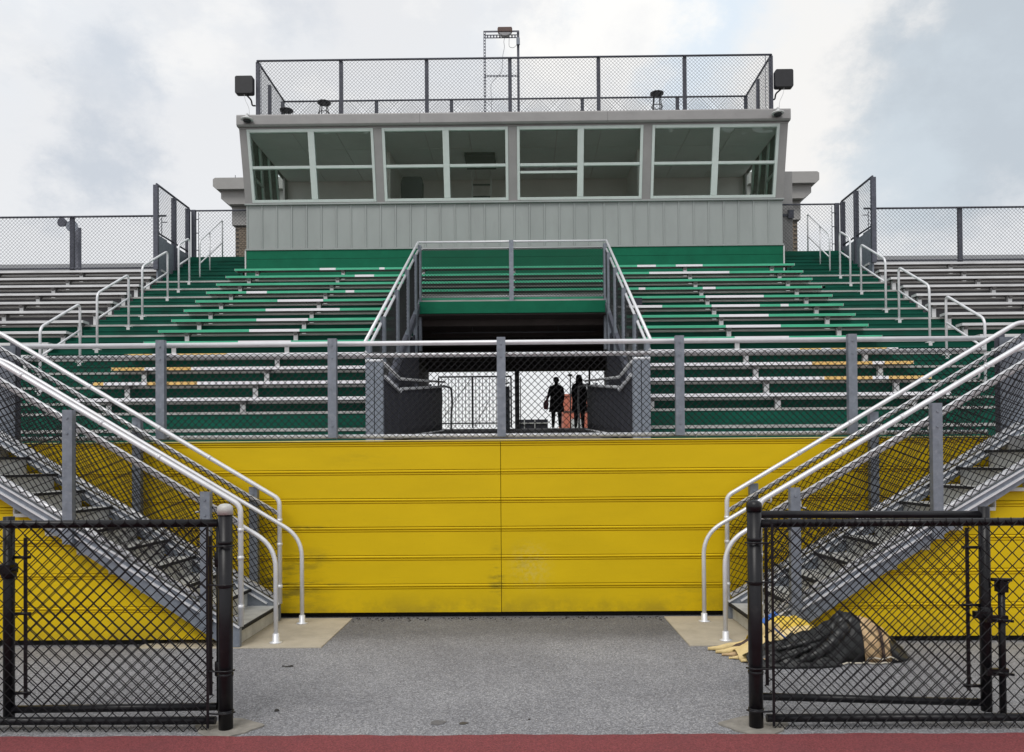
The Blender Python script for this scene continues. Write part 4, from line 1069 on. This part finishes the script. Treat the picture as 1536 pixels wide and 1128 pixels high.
# building corners behind the press box
def quoin(sx, side):
    y0, y1 = 26.3, 34
    b = thing('brick_building', (sx * 9.5, 28, 2.64), 'brown brick building with a stepped grey cornice behind the %s of the press box' % side, 'building', 'brick building ends behind the press box')
    xo, xi = sx * 9.72, sx * 7.9
    wl_ = obj('wall', MB().box(xo, xi, y0 + 0.02, y1, 2.6, 9.78), 'mortar_dark', b)
    n = 0
    bw, bh = 0.21, 0.075
    bme = mesh_of('brick', MB().box(0.005, bw - 0.005, 0, 0.02, 0.005, bh - 0.005), 'brick')
    nr = int((9.74 - 7.45) / bh)
    cols_ = int((abs(xo) - 8.05) / bw)
    for r in range(nr):
        for c_ in range(cols_):
            if n >= 290: break
            xx = min(xo, xi) + (0.02 if sx < 0 else abs(xo - xi) - cols_ * bw - 0.13) + c_ * bw + (bw / 2 if r % 2 else 0)
            link('brick', bme, b, Vector((xx, y0 - 0.002, 9.74 - (r + 1) * bh)) - wloc(b)); n += 1
    obj('frieze', MB().box(xo + sx * 0.08, xi, y0 - 0.08, y1, 9.79, 10.42), 'stucco', b)
    obj('lower_cornice', MB().prism([(xo + sx * 0.085, 10.43), (xo + sx * 0.35, 10.62), (xo + sx * 0.35, 10.88), (xi, 10.88), (xi, 10.43)], 'y', y0 - 0.35, y1), 'stucco', b)
    obj('upper_cornice', MB().prism([(xo + sx * 0.42, 10.885), (xo + sx * 0.55, 10.98), (xo + sx * 0.55, 11.22), (xo + sx * 0.48, 11.27), (xi, 11.27), (xi, 10.885)], 'y', y0 - 0.55, y1), 'stucco', b)
    if sx < 0:
        obj('lightning_rod', MB().tube([(-9.9, 26.8, 11.25), (-9.9, 26.8, 11.75)], 0.012, 5), 'dark_galvanised', b)
    return b
quoin(-1, 'left'); quoin(1, 'right')
eb = thing('equipment_enclosure', (7.95, 22.6, 7.49), 'plain grey steel enclosure against the right end of the press box', 'enclosure')
obj('body', MB().box(7.46, 8.14, 22.3, 24.2, 7.5, 9.98), 'trim_grey', eb, bevel=0.01)
obj('bracket', MB().box(7.46, 8.1, 22.26, 22.295, 8.66, 8.72).box(7.98, 8.14, 22.2, 22.255, 8.58, 8.82), 'dark_galvanised', eb)
for sx, side in ((-1, 'left'), (1, 'right')):
    lb = thing('low_building', (sx * 22, 34, 2.64), 'long low grey roofed building behind the outer %s fence' % side, 'building', 'low roofs behind the stands')
    obj('wall', MB().box(sx * 10.6, sx * 42, 31.2, 38, 2.6, 9.0), 'roof_far', lb)
    obj('roof', MB().prism([(30.9, 9.05), (30.9, 9.30), (31.6, 9.92), (38, 9.97), (38.3, 9.05)], 'x', sx * 10.4, sx * 42.3), 'roof_far', lb)
sp = thing('loudspeaker_pole', (-13.55, 23.5, 2.0), 'pole carrying two round horn loudspeakers behind the outer left fence', 'pole')
obj('pole', MB().tube([(-13.55, 23.5, 2.0), (-13.55, 23.5, 8.9)], 0.09, 8), 'dark_galvanised', sp)
obj('horn', MB().tube([(-13.72, 23.2, 8.93), (-13.76, 22.98, 8.93)], [0.06, 0.15], 14), 'dark_galvanised', sp)
obj('horn', MB().tube([(-13.46, 23.2, 8.80), (-13.44, 22.98, 8.80)], [0.06, 0.18], 14), 'galvanised', sp)

# ------------------------------------------------------------------ black fence and open gates beside the track
YC = 4.56
def terminal_post(x, side, cap):
    p = thing('gate_post', (x, YC, 0), 'thick round black gate post %s' % side, 'post', 'gate posts by the track')
    obj('shaft', MB().tube([(x, YC, -0.1), (x, YC, 1.30)], 0.0415, 20), 'black_coat', p)
    obj('cap', MB().lathe(x, YC, [(0.045, 1.285), (0.046, 1.315), (0.043, 1.335), (0.028, 1.348), (0.005, 1.352)], 20), cap, p)
    for z in (0.11, 0.33, 0.86, 1.12):
        obj('band', MB().lathe(x, YC, [(0.0425, z - 0.011), (0.045, z - 0.009), (0.045, z + 0.009), (0.0425, z + 0.011)], 20), 'black_coat', p)
    return p
terminal_post(-1.553, 'with a pale worn cap left of the opening', 'tread_metal')
terminal_post(1.606, 'with a black cap right of the opening', 'black_coat')
for x in (-1.553, 1.606):
    ring = [(x + (0.19 + 0.025 * math.sin(3 * q) + 0.01 * math.sin(7 * q)) * math.cos(q), YC + 0.02 + (0.15 + 0.02 * math.cos(4 * q)) * math.sin(q)) for q in [2 * math.pi * i / 40 for i in range(40)]]
    struct('concrete_footing', MB().prism(ring, 'z', -0.1, 0.009), 'footing')
def track_fence(sx, side, xi, xo):
    zt_ = 1.235 if sx < 0 else 1.212
    t = thing('track_fence', (sx * 3, YC, 0), 'low black chain link fence running off %s along the track' % side, 'fence', 'black fences along the track')
    obj('top_rail', MB().tube([(sx * (xi + 0.035), YC, zt_), (sx * xo, YC, zt_)], 0.024, 12), 'black_coat', t)
    obj('bottom_rail', MB().tube([(sx * (xi + 0.06), YC, 0.058), (sx * xo, YC, 0.058)], 0.024, 12), 'black_coat', t)
    obj('tension_bar', MB().box(sx * (xi + 0.085), sx * (xi + 0.10), YC - 0.036, YC - 0.030, 0.02, 1.22), 'black_coat', t)
    obj('brace_band', (lambda mb: [mb.tube(fillet([(sx * (xi - 0.06), YC - 0.01, z), (sx * (xi - 0.03), YC - 0.052, z), (sx * (xi + 0.05), YC - 0.045, z), (sx * (xi + 0.09), YC - 0.036, z)], 0.02), 0.0055, 6) for z in (0.11, 0.36, 0.87, 1.1)] and mb)(MB()), 'black_coat', t, kind='stuff')
    obj('post', MB().tube([(sx * (xo - 0.9), YC + 0.05, -0.05), (sx * (xo - 0.9), YC + 0.05, 1.26)], 0.03, 12), 'black_coat', t)
    chain_link(t, (sx * (xi + 0.09), YC - 0.028, 0.0), (sx, 0, 0), (0, 0, 1), xo - xi - 0.1, zt_ + 0.01, 'wire_black', 0.0765, 0.0035)
    knuckles = MB()
    for i in range(int((xo - xi - 0.1) / 0.076)):
        u = xi + 0.09 + 0.038 + i * 0.076
        knuckles.tube([(sx * (u - 0.010), YC - 0.03, zt_ - 0.012), (sx * u, YC - 0.034, zt_ + 0.03), (sx * (u + 0.010), YC - 0.03, zt_ - 0.012)], 0.003, 5)
        knuckles.tube([(sx * (u - 0.010), YC - 0.03, 0.024), (sx * u, YC - 0.03, 0.012), (sx * (u + 0.010), YC - 0.03, 0.024)], 0.003, 5)
    obj('knuckle_edge', knuckles, 'wire_black', t, kind='stuff')
track_fence(-1, 'left', 1.555, 4.4)
track_fence(1, 'right', 1.608, 4.4)
def gate_leaf(sx, xi, w, ya, yb, zt, zb, label):
    t = thing('swing_gate', (sx * xi, ya, 0), label, 'gate', 'black gate leaves folded back on the fence')
    def P(u, z): return (sx * (xi + u), ya + (yb - ya) * u / w, z)
    obj('frame', MB().tube([P(0, zb - 0.02), P(0, zt + 0.02)], 0.024, 12).tube([P(0.02, zt), P(w - 0.02, zt)], 0.024, 12).tube([P(0.02, zb), P(w - 0.02, zb)], 0.024, 12).tube([P(w, zb - 0.05), P(w, zt + 0.05)], 0.032, 12), 'black_coat', t)
    for u in (w - 0.10, 0.06): obj('tension_bar', MB().bar(P(u, zb + 0.07), P(u, zt - 0.08), 0.008, 0.02, up=(1, 0, 0)), 'black_coat', t)
    cl = MB()
    for z in (zb + 0.1, 0.5 * (zb + zt) + 0.02, zt - 0.2): cl.tube([P(w - 0.13, z), P(w - 0.03, z)], 0.010, 6)
    obj('clip', cl, 'black_coat', t, kind='stuff')
    for z in (0.33, 1.0):
        obj('hinge', MB().lathe(sx * (xi + 0.0), ya, [(0.03, z - 0.045), (0.034, z - 0.04), (0.034, z + 0.04), (0.03, z + 0.045)], 12).bar((sx * (xi - 0.05), YC + 0.03, z), (sx * xi, ya, z), 0.02, 0.05), 'black_coat', t)
    U = Vector((sx * w, yb - ya, 0)) / w
    chain_link(t, Vector(P(0.05, zb - 0.01)) + Vector((0, 0.012, 0)), U, (0, 0, 1), w - 0.12, zt - zb + 0.02, 'wire_black', 0.0765, 0.0033)
    return t, P
gl, PL = gate_leaf(-1, 1.64, 1.285, 4.70, 4.66, 1.225, 0.095, 'black gate leaf folded back against the left fence')
obj('latch', MB().box(-2.98, -2.88, 4.60, 4.68, 0.93, 0.985).tube([(-3.03, 4.64, 0.955), (-2.86, 4.64, 0.955)], 0.012, 8).lathe(-2.925, 4.66, [(0.04, 0.90), (0.042, 0.905), (0.042, 0.985), (0.04, 0.99)], 12), 'black_coat', gl)
gr, PR = gate_leaf(1, 1.70, 1.35, 4.84, 4.70, 1.245, 0.100, 'black gate leaf with a drop rod folded back against the right fence')
rod = obj('drop_rod', MB().tube([(3.125, 4.66, 0.012), (3.125, 4.66, 0.86)], 0.02, 10), 'black_coat', gr)
obj('handle', MB().tube([(3.065, 4.66, 0.855), (3.175, 4.64, 0.855)], 0.011, 8).box(3.10, 3.15, 4.63, 4.69, 0.78, 0.845), 'black_coat', rod)
for z in (0.62, 0.30): obj('guide', MB().box(3.02, 3.15, 4.635, 4.665, z - 0.02, z + 0.02).tube([(3.055, 4.64, z), (3.17, 4.62, z - 0.01)], 0.009, 6), 'black_coat', rod)
obj('latch', MB().lathe(3.05, 4.70, [(0.036, 0.60), (0.040, 0.605), (0.040, 0.68), (0.036, 0.685)], 12).box(2.97, 3.04, 4.66, 4.70, 0.62, 0.66), 'black_coat', gr)

# ------------------------------------------------------------------ deflated inflatable heaped on the asphalt
def hash_noise(x, y): return math.sin(x * 12.9 + y * 4.7) * 0.5 + math.sin(x * 5.3 - y * 9.1 + 1.3) * 0.3 + math.sin(x * 23.0 + y * 17.0) * 0.2
inf = thing('deflated_inflatable', (2.6, 6.0, 0), 'deflated black and tan inflatable with feather tips heaped behind the right fence', 'inflatable')
def heap(xs, name, m, seed, n=26, fold=0.02):
    """Loft of sagging cross-sections: xs rows are (x, y_front, y_back, height, peak position 0..1)."""
    mb = MB(); K = len(xs); M = 40
    for i in range(M + 1):
        t = i / M * (K - 1); a = min(int(t), K - 2); f = t - a
        f = f * f * (3 - 2 * f)
        x, y0, y1, h, pk = [xs[a][q] * (1 - f) + xs[a + 1][q] * f for q in range(5)]
        for j in range(n + 1):
            s = j / n
            sh = (math.sin(math.pi * (s ** (math.log(0.5) / math.log(max(0.05, min(0.95, pk)))))) ** 0.72) if 0 < s < 1 else 0
            edge = min(1, 6 * s, 6 * (1 - s)) * min(1, 5 * i / M + 0.05, 5 * (1 - i / M) + 0.05)
            rip = fold * edge * (math.sin((x + s * 0.55) * 26 + seed) * 0.6 + hash_noise(x * 2 + seed, s * 3) * 0.9 + 0.5 * math.sin((x * 0.8 - s) * 47 + 2 * seed))
            mb.v.append((x + 0.25 * rip, y0 + (y1 - y0) * s, max(0.006, 0.006 + h * sh + rip)))
    w = n + 1
    for i in range(M):
        for j in range(n):
            mb.f.append((i * w + j, (i + 1) * w + j, (i + 1) * w + j + 1, i * w + j + 1)); mb.mi.append(0); mb.sm.append(True)
    o = obj(name, mb, m, inf, fix=True)
    b = o.modifiers.new('cloth', 'SOLIDIFY'); b.thickness = 0.006; b.offset = 0
    return o
heap([(1.96, 5.93, 6.12, 0.05, .5), (2.14, 5.88, 6.22, 0.115, .55), (2.36, 5.86, 6.30, 0.17, .6), (2.58, 5.88, 6.36, 0.225, .55), (2.68, 5.93, 6.40, 0.27, .5), (2.73, 5.96, 6.40, 0.335, .45), (2.82, 5.97, 6.40, 0.352, .42), (2.90, 5.98, 6.38, 0.325, .42)], 'body', 'tarp_black', 0.4, n=34, fold=0.022)
heap([(2.02, 5.84, 6.08, 0.045, .5), (2.25, 5.82, 6.06, 0.06, .5), (2.5, 5.83, 6.05, 0.075, .5), (2.66, 5.87, 6.05, 0.05, .5)], 'lower_fold', 'tarp_black', 2.1, fold=0.012)
def roll(pts, rs, m, name='fold'):
    pts = fillet(pts, 0.12, 6); k = len(pts)
    rr = [rs[0] + (rs[1] - rs[0]) * (i / (k - 1)) + 0.006 * math.sin(i * 1.7) for i in range(k)]
    rr[0] *= 0.3; rr[-1] *= 0.4
    obj(name, MB().tube(pts, rr, 10), m, inf)
roll([(2.30, 5.86, 0.045), (2.46, 5.89, 0.085), (2.60, 5.93, 0.16), (2.70, 6.0, 0.245), (2.79, 6.08, 0.30)], (0.03, 0.06), 'tarp_black')
roll([(2.08, 6.0, 0.085), (2.30, 5.98, 0.13), (2.50, 6.0, 0.175), (2.66, 6.06, 0.22)], (0.022, 0.035), 'tarp_black')
roll([(2.10, 5.87, 0.035), (2.32, 5.92, 0.09), (2.44, 5.95, 0.125), (2.58, 6.0, 0.18)], (0.018, 0.026), 'tarp_black')
heap([(2.88, 5.97, 6.36, 0.320, .42), (2.93, 5.95, 6.36, 0.310, .42), (2.99, 5.96, 6.35, 0.285, .42), (3.07, 5.98, 6.32, 0.235, .42), (3.115, 6.0, 6.31, 0.20, .42)], 'tan_hood', 'tarp_tan', 1.2, fold=0.012)
heap([(3.005, 5.945, 6.352, 0.288, .42), (3.03, 5.955, 6.345, 0.272, .42)], 'dark_stripe', 'tarp_brown', 1.2, fold=0.004)
heap([(3.09, 5.97, 6.33, 0.205, .42), (3.15, 5.98, 6.3, 0.15, .45), (3.21, 6.02, 6.25, 0.09, .45), (3.26, 6.05, 6.2, 0.03, .5)], 'tail_end', 'tarp_black', 3.1, fold=0.010)
heap([(2.14, 6.34, 6.64, 0.10, .5), (2.26, 6.30, 6.64, 0.215, .5), (2.38, 6.30, 6.62, 0.255, .5), (2.52, 6.30, 6.60, 0.250, .5), (2.64, 6.32, 6.58, 0.19, .5), (2.74, 6.36, 6.54, 0.07, .5)], 'yellow_fold', 'tarp_yellow', 4.0, fold=0.020)
heap([(1.93, 6.06, 6.30, 0.05, .5), (2.06, 6.06, 6.34, 0.115, .5), (2.20, 6.08, 6.34, 0.165, .5), (2.40, 6.10, 6.34, 0.215, .5), (2.54, 6.14, 6.32, 0.235, .5)], 'cream_fold', 'tarp_cream', 5.0, fold=0.010)
heap([(2.16, 6.28, 6.45, 0.20, .5), (2.24, 6.26, 6.44, 0.245, .5), (2.34, 6.28, 6.42, 0.225, .5)], 'cream_fold', 'tarp_cream', 6.0, fold=0.012)
def feather(x0, y0, x1, y1, w, h, m):      # flat pointed tongue, thick in the middle
    a, b = Vector((x0, y0, 0)), Vector((x1, y1, 0)); t = (b - a).normalized(); s = Vector((-t.y, t.x, 0)); L_ = (b - a).length
    mb = MB(); n = 9
    for i in range(n + 1):
        u = i / n
        ww = w * (1 - u ** 3) * (0.8 + 0.2 * math.sin(u * 9)); c_ = a + t * L_ * u
        hh = h * (1 - 0.8 * u)
        for q, k_ in ((-1, 0.0), (-0.55, 0.8), (0, 1.0), (0.55, 0.8), (1, 0.0)):
            p = c_ + s * ww * q; mb.v.append((p.x, p.y, 0.006 + hh * k_ + 0.004 * math.sin(u * 14 + q * 3)))
    for i in range(n):
        for j in range(4):
            mb.f.append((i * 5 + j, i * 5 + j + 1, (i + 1) * 5 + j + 1, (i + 1) * 5 + j)); mb.mi.append(0); mb.sm.append(True)
    obj('feather_tip', mb, m, inf).modifiers.new('cloth', 'SOLIDIFY').thickness = 0.008
for f_ in ((2.12, 6.36, 1.76, 6.40, 0.05, 0.10, 'tarp_cream'), (2.10, 6.26, 1.80, 6.30, 0.045, 0.09, 'tarp_cream'), (2.10, 6.18, 1.83, 6.22, 0.035, 0.06, 'tarp_tan'), (2.08, 6.30, 1.88, 6.31, 0.03, 0.12, 'tarp_brown'),
           (2.06, 6.10, 1.86, 6.12, 0.032, 0.05, 'tarp_cream'), (2.08, 6.02, 1.93, 6.02, 0.032, 0.045, 'tarp_cream'), (2.1, 5.93, 1.96, 5.92, 0.03, 0.04, 'tarp_tan'), (2.05, 6.06, 1.97, 6.05, 0.035, 0.07, 'tarp_brown')):
    feather(*f_)
obj('blue_strap', MB().bar((2.22, 6.14, 0.25), (2.30, 6.06, 0.17), 0.05, 0.012, up=(0.2, 0.4, 1)).bar((2.16, 6.22, 0.27), (2.28, 6.24, 0.34), 0.045, 0.012, up=(0, -0.4, 1)), 'tarp_blue', inf)
rope = [(2.42 + 0.022 * i, 5.875 - 0.02 * math.sin(i * 0.3) + 0.006 * math.sin(i * 1.9) + 0.003 * i, 0.012 + 0.003 * math.sin(i)) for i in range(30)]
obj('rope', MB().tube(rope, 0.006, 6).tube([(2.87, 5.93, 0.02), (2.88, 5.925, 0.05), (2.94, 5.925, 0.055), (2.99, 5.93, 0.04), (3.06, 5.94, 0.06), (3.12, 5.95, 0.03)], 0.005, 6), 'rope', inf)

# ------------------------------------------------------------------ small marks and bits on the ground
def puddle(x, y, rx, ry, name, m, z, label, cat, group):
    ring = [(x + rx * (1 + 0.18 * math.sin(2 * q + x) + 0.1 * math.sin(5 * q)) * math.cos(q), y + ry * (1 + 0.15 * math.cos(3 * q + x)) * math.sin(q)) for q in [2 * math.pi * i / 26 for i in range(26)]]
    solo(name, MB().prism(ring, 'z', 0.0, z), m, (x, y, 0), label, cat, group)
puddle(-0.295, 4.67, 0.048, 0.042, 'oil_spot', 'oil_faint', 0.003, 'larger dark oil spot on the asphalt near the red track', 'stain', 'oil spots on the asphalt')
puddle(-0.14, 4.655, 0.027, 0.022, 'oil_spot', 'oil', 0.003, 'smaller dark oil spot right of the larger one by the red track', 'stain', 'oil spots on the asphalt')
def pebble(x, y, r, label):
    mb = MB(); n = 8
    for i, (rr, z) in enumerate(((0.8, 0.0), (1.0, 0.35), (0.75, 0.8), (0.2, 1.0))):
        for j in range(n):
            an = 2 * math.pi * j / n
            k_ = 1 + 0.2 * math.sin(j * 2.3 + i)
            mb.v.append((x + r * rr * k_ * math.cos(an), y + r * rr * math.sin(an), z * r * 0.9))
    for i in range(3):
        for j in range(n): mb.f.append((i * n + j, i * n + (j + 1) % n, (i + 1) * n + (j + 1) % n, (i + 1) * n + j)); mb.mi.append(0); mb.sm.append(False)
    mb.f.append(tuple(3 * n + j for j in range(n))); mb.mi.append(0); mb.sm.append(False)
    solo('pebble', mb, 'debris', (x, y, 0), label, 'pebble', 'dark bits on the asphalt')
pebble(-1.36, 4.90, 0.016, 'dark pebble on the asphalt right of the left gate post')
pebble(0.26, 4.72, 0.008, 'tiny dark pebble on the asphalt right of the oil spots')
tw = MB().tube([(-1.66, 5.96, 0.006), (-1.61, 5.93, 0.010), (-1.57, 5.95, 0.006)], 0.004, 5).tube([(-1.61, 5.93, 0.01), (-1.58, 5.98, 0.008)], 0.003, 5)
solo('twig', tw, 'debris', (-1.6, 5.95, 0), 'thin dark twig lying on the asphalt in front of the left pad', 'twig')
gm = MB()
for i in range(260):                     # grit and leaf crumbs along the foot of the wall
    x = random.uniform(-1.6, 1.65); y = 7.78 - abs(random.gauss(0, 0.07)); r = random.uniform(0.004, 0.014)
    a = random.uniform(0, 6.28)
    gm.add([(x + r * math.cos(a), y + r * math.sin(a), 0.001), (x + r * math.cos(a + 2.1), y + r * math.sin(a + 2.1), 0.001), (x + r * math.cos(a + 4.2), y + r * math.sin(a + 4.2), 0.001), (x, y, r * 0.9)], [(0, 1, 3), (1, 2, 3), (2, 0, 3), (0, 2, 1)])
o = obj('litter', gm, 'debris'); o['kind'] = 'stuff'; o['label'] = 'dark crumbs of grit along the foot of the yellow wall'

# ------------------------------------------------------------------ two people at the far end of the tunnel
def person(x, y, z, H, joints, radii, edges, label, hair, extra=None):
    me = bpy.data.meshes.new('person')
    names = list(joints)
    me.from_pydata([Vector(joints[n]) * H for n in names], [(names.index(a), names.index(b)) for a, b in edges], [])
    o = bpy.data.objects.new('person', me); col.objects.link(o)
    o.location = (x, y, z); WL[o.name] = Vector((x, y, z))
    me.materials.append(MATS['silhouette_dark'])  # one near-black for skin and clothes, backlit silhouette put into the colour
    sk = o.modifiers.new('skin', 'SKIN'); sk.use_smooth_shade = True
    lay = me.skin_vertices[0] if me.skin_vertices else None
    if lay is None:
        bpy.context.view_layer.objects.active = o
        bm = bmesh.new(); bm.from_mesh(me); bm.verts.layers.skin.verify(); bm.to_mesh(me); bm.free()
        lay = me.skin_vertices[0]
    for i, n in enumerate(names):
        r = radii[n]; r = (r, r) if not isinstance(r, tuple) else r
        lay.data[i].radius = (r[0] * H, r[1] * H)
        lay.data[i].use_root = (n == 'pelvis')
    ss = o.modifiers.new('smooth', 'SUBSURF'); ss.levels = 2; ss.render_levels = 2
    tag(o, label, 'person')
    return o
def body(lean=0.0, stride=0.05, armL=None, armR=None):
    J = {'pelvis': (0, 0, 0.53), 'waist': (0, 0, 0.61), 'chest': (0, 0.005, 0.74), 'neck0': (0, 0, 0.825), 'neck': (0, -0.005, 0.86), 'head0': (0, -0.012, 0.90), 'head1': (0, -0.01, 0.95), 'head2': (0, 0, 0.985), 'nose': (0, -0.058, 0.925)}
    Rr = {'pelvis': (0.095, 0.066), 'waist': (0.088, 0.06), 'chest': (0.105, 0.066), 'neck0': (0.045, 0.04), 'neck': 0.03, 'head0': (0.036, 0.046), 'head1': (0.046, 0.056), 'head2': (0.03, 0.036), 'nose': 0.009}
    E_ = [('pelvis', 'waist'), ('waist', 'chest'), ('chest', 'neck0'), ('neck0', 'neck'), ('neck', 'head0'), ('head0', 'head1'), ('head1', 'head2'), ('head0', 'nose')]
    for s, nm, arm, dy in ((-1, 'L', armL, stride), (1, 'R', armR, -stride)):
        sh, el, wr = arm
        J.update({'sh' + nm: sh, 'el' + nm: el, 'wr' + nm: wr}); Rr.update({'sh' + nm: 0.042, 'el' + nm: 0.033, 'wr' + nm: 0.020})
        E_ += [('neck0', 'sh' + nm), ('sh' + nm, 'el' + nm), ('el' + nm, 'wr' + nm)]
        dirv = (Vector(wr) - Vector(el)).normalized()
        palm = Vector(wr) + dirv * 0.03
        J['palm' + nm] = tuple(palm); Rr['palm' + nm] = (0.020, 0.012); E_.append(('wr' + nm, 'palm' + nm))
        side = Vector((0, 1, 0)) - dirv * dirv.y; side.normalize()
        for q, (o_, ln) in enumerate(((-0.018, 0.036), (-0.006, 0.042), (0.006, 0.040), (0.018, 0.03))):
            k1, k2 = 'f%d%s' % (q, nm), 'g%d%s' % (q, nm)
            J[k1] = tuple(palm + side * o_ + dirv * ln * 0.55); J[k2] = tuple(palm + side * o_ + dirv * ln + Vector((-s * 0.008, 0, 0)))
            Rr[k1] = 0.0052; Rr[k2] = 0.0045; E_ += [('palm' + nm, k1), (k1, k2)]
        J['t' + nm] = tuple(Vector(wr) + dirv * 0.03 - side * 0.035); Rr['t' + nm] = 0.0055; E_.append(('wr' + nm, 't' + nm))
        J.update({'hip' + nm: (s * 0.05, 0, 0.50), 'knee' + nm: (s * 0.06, dy * 0.6 - 0.01, 0.28), 'ank' + nm: (s * 0.065, dy, 0.045), 'toe' + nm: (s * 0.075, dy - 0.085, 0.018)})
        Rr.update({'hip' + nm: 0.066, 'knee' + nm: 0.045, 'ank' + nm: 0.030, 'toe' + nm: (0.024, 0.014)})
        E_ += [('pelvis', 'hip' + nm), ('hip' + nm, 'knee' + nm), ('knee' + nm, 'ank' + nm), ('ank' + nm, 'toe' + nm)]
    return J, Rr, E_
PY = 24.9
pz = ZR(PY)
J, Rr, E_ = body(armL=((-0.105, 0, 0.80), (-0.150, -0.02, 0.65), (-0.195, -0.06, 0.535)), armR=((0.105, 0, 0.80), (0.135, 0.03, 0.64), (0.115, -0.02, 0.50)))
p1 = person(1.31, PY, pz, 1.68, J, Rr, E_, 'person in backlit near-black silhouette standing left of the other in the tunnel exit', None)
H = 1.68
def cloth(pn, H, x, shirt=True):
    wl = wloc(pn)
    mb = MB()
    prof = [(0.150, 0.325, 0.10), (0.140, 0.42, 0.10), (0.125, 0.52, 0.09), (0.118, 0.60, 0.085), (0.130, 0.72, 0.088), (0.135, 0.78, 0.078), (0.10, 0.82, 0.065), (0.05, 0.85, 0.05)]
    n = 18
    for rx, zz, ry in prof:
        for j in range(n):
            a = 2 * math.pi * j / n
            w = 1 + 0.05 * math.sin(5 * a + zz * 20)
            mb.v.append((wl.x + rx * H * w * math.cos(a), wl.y + ry * H * w * math.sin(a), wl.z + zz * H))
    for i in range(len(prof) - 1):
        for j in range(n): mb.f.append((i * n + j, i * n + (j + 1) % n, (i + 1) * n + (j + 1) % n, (i + 1) * n + j)); mb.mi.append(0); mb.sm.append(True)
    return mb
def hair_cap(pn, H, long_):
    wl = wloc(pn); mb = MB(); n = 14
    prof = [(0.03, 1.005), (0.05, 0.99), (0.062, 0.96), (0.064, 0.93)] + ([(0.07, 0.89), (0.075, 0.85), (0.06, 0.81)] if long_ else [(0.055, 0.915)])
    for rr, zz in prof:
        for j in range(n):
            a = 2 * math.pi * j / n
            mb.v.append((wl.x + rr * H * 0.92 * math.cos(a) * (1 + 0.06 * math.sin(3 * a + zz * 30)), wl.y + 0.018 * H + rr * H * math.sin(a) * 0.95, wl.z + zz * H))
    for i in range(len(prof) - 1):
        for j in range(n):
            mb.f.append((i * n + j, i * n + (j + 1) % n, (i + 1) * n + (j + 1) % n, (i + 1) * n + j)); mb.mi.append(0); mb.sm.append(True)
    mb.f.append(tuple(range(n))); mb.mi.append(0); mb.sm.append(True)
    obj('hair', mb, 'hair', pn)
hair_cap(p1, 1.68, False)
cm = cloth(p1, 1.68, 1.31); o = obj('shirt', cm, 'cloth_grey', p1); o.modifiers.new('t', 'SOLIDIFY').thickness = 0.01
bag = thing('shoulder_bag', (0.98, 24.85, pz + 0.75), 'pink bag hanging from the hand of the person on the left', 'bag')
obj('pouch', MB().prism([(0.90, pz + 0.62), (0.87, pz + 0.80), (0.93, pz + 0.92), (1.02, pz + 0.92), (1.06, pz + 0.80), (1.02, pz + 0.62)], 'y', 24.73, 24.83), 'bag_pink', bag, bevel=0.02)
obj('strap', MB().tube(fillet([(0.90, 24.78, pz + 0.90), (0.96, 24.78, pz + 1.05), (1.0, 24.78, pz + 1.05), (1.05, 24.78, pz + 0.9)], 0.05), 0.012, 6), 'bag_pink', bag)
J, Rr, E_ = body(stride=0.03, armL=((-0.10, 0, 0.80), (-0.125, -0.02, 0.65), (-0.10, -0.06, 0.50)), armR=((0.10, 0, 0.80), (0.125, 0.0, 0.65), (0.115, -0.05, 0.50)))
p2 = person(2.06, PY + 0.1, pz, 1.76, J, Rr, E_, 'long haired person in backlit near-black silhouette standing by the right post of the tunnel exit', None)
hair_cap(p2, 1.76, True)
o = obj('shirt', cloth(p2, 1.76, 2.06), 'cloth_grey', p2); o.modifiers.new('t', 'SOLIDIFY').thickness = 0.01
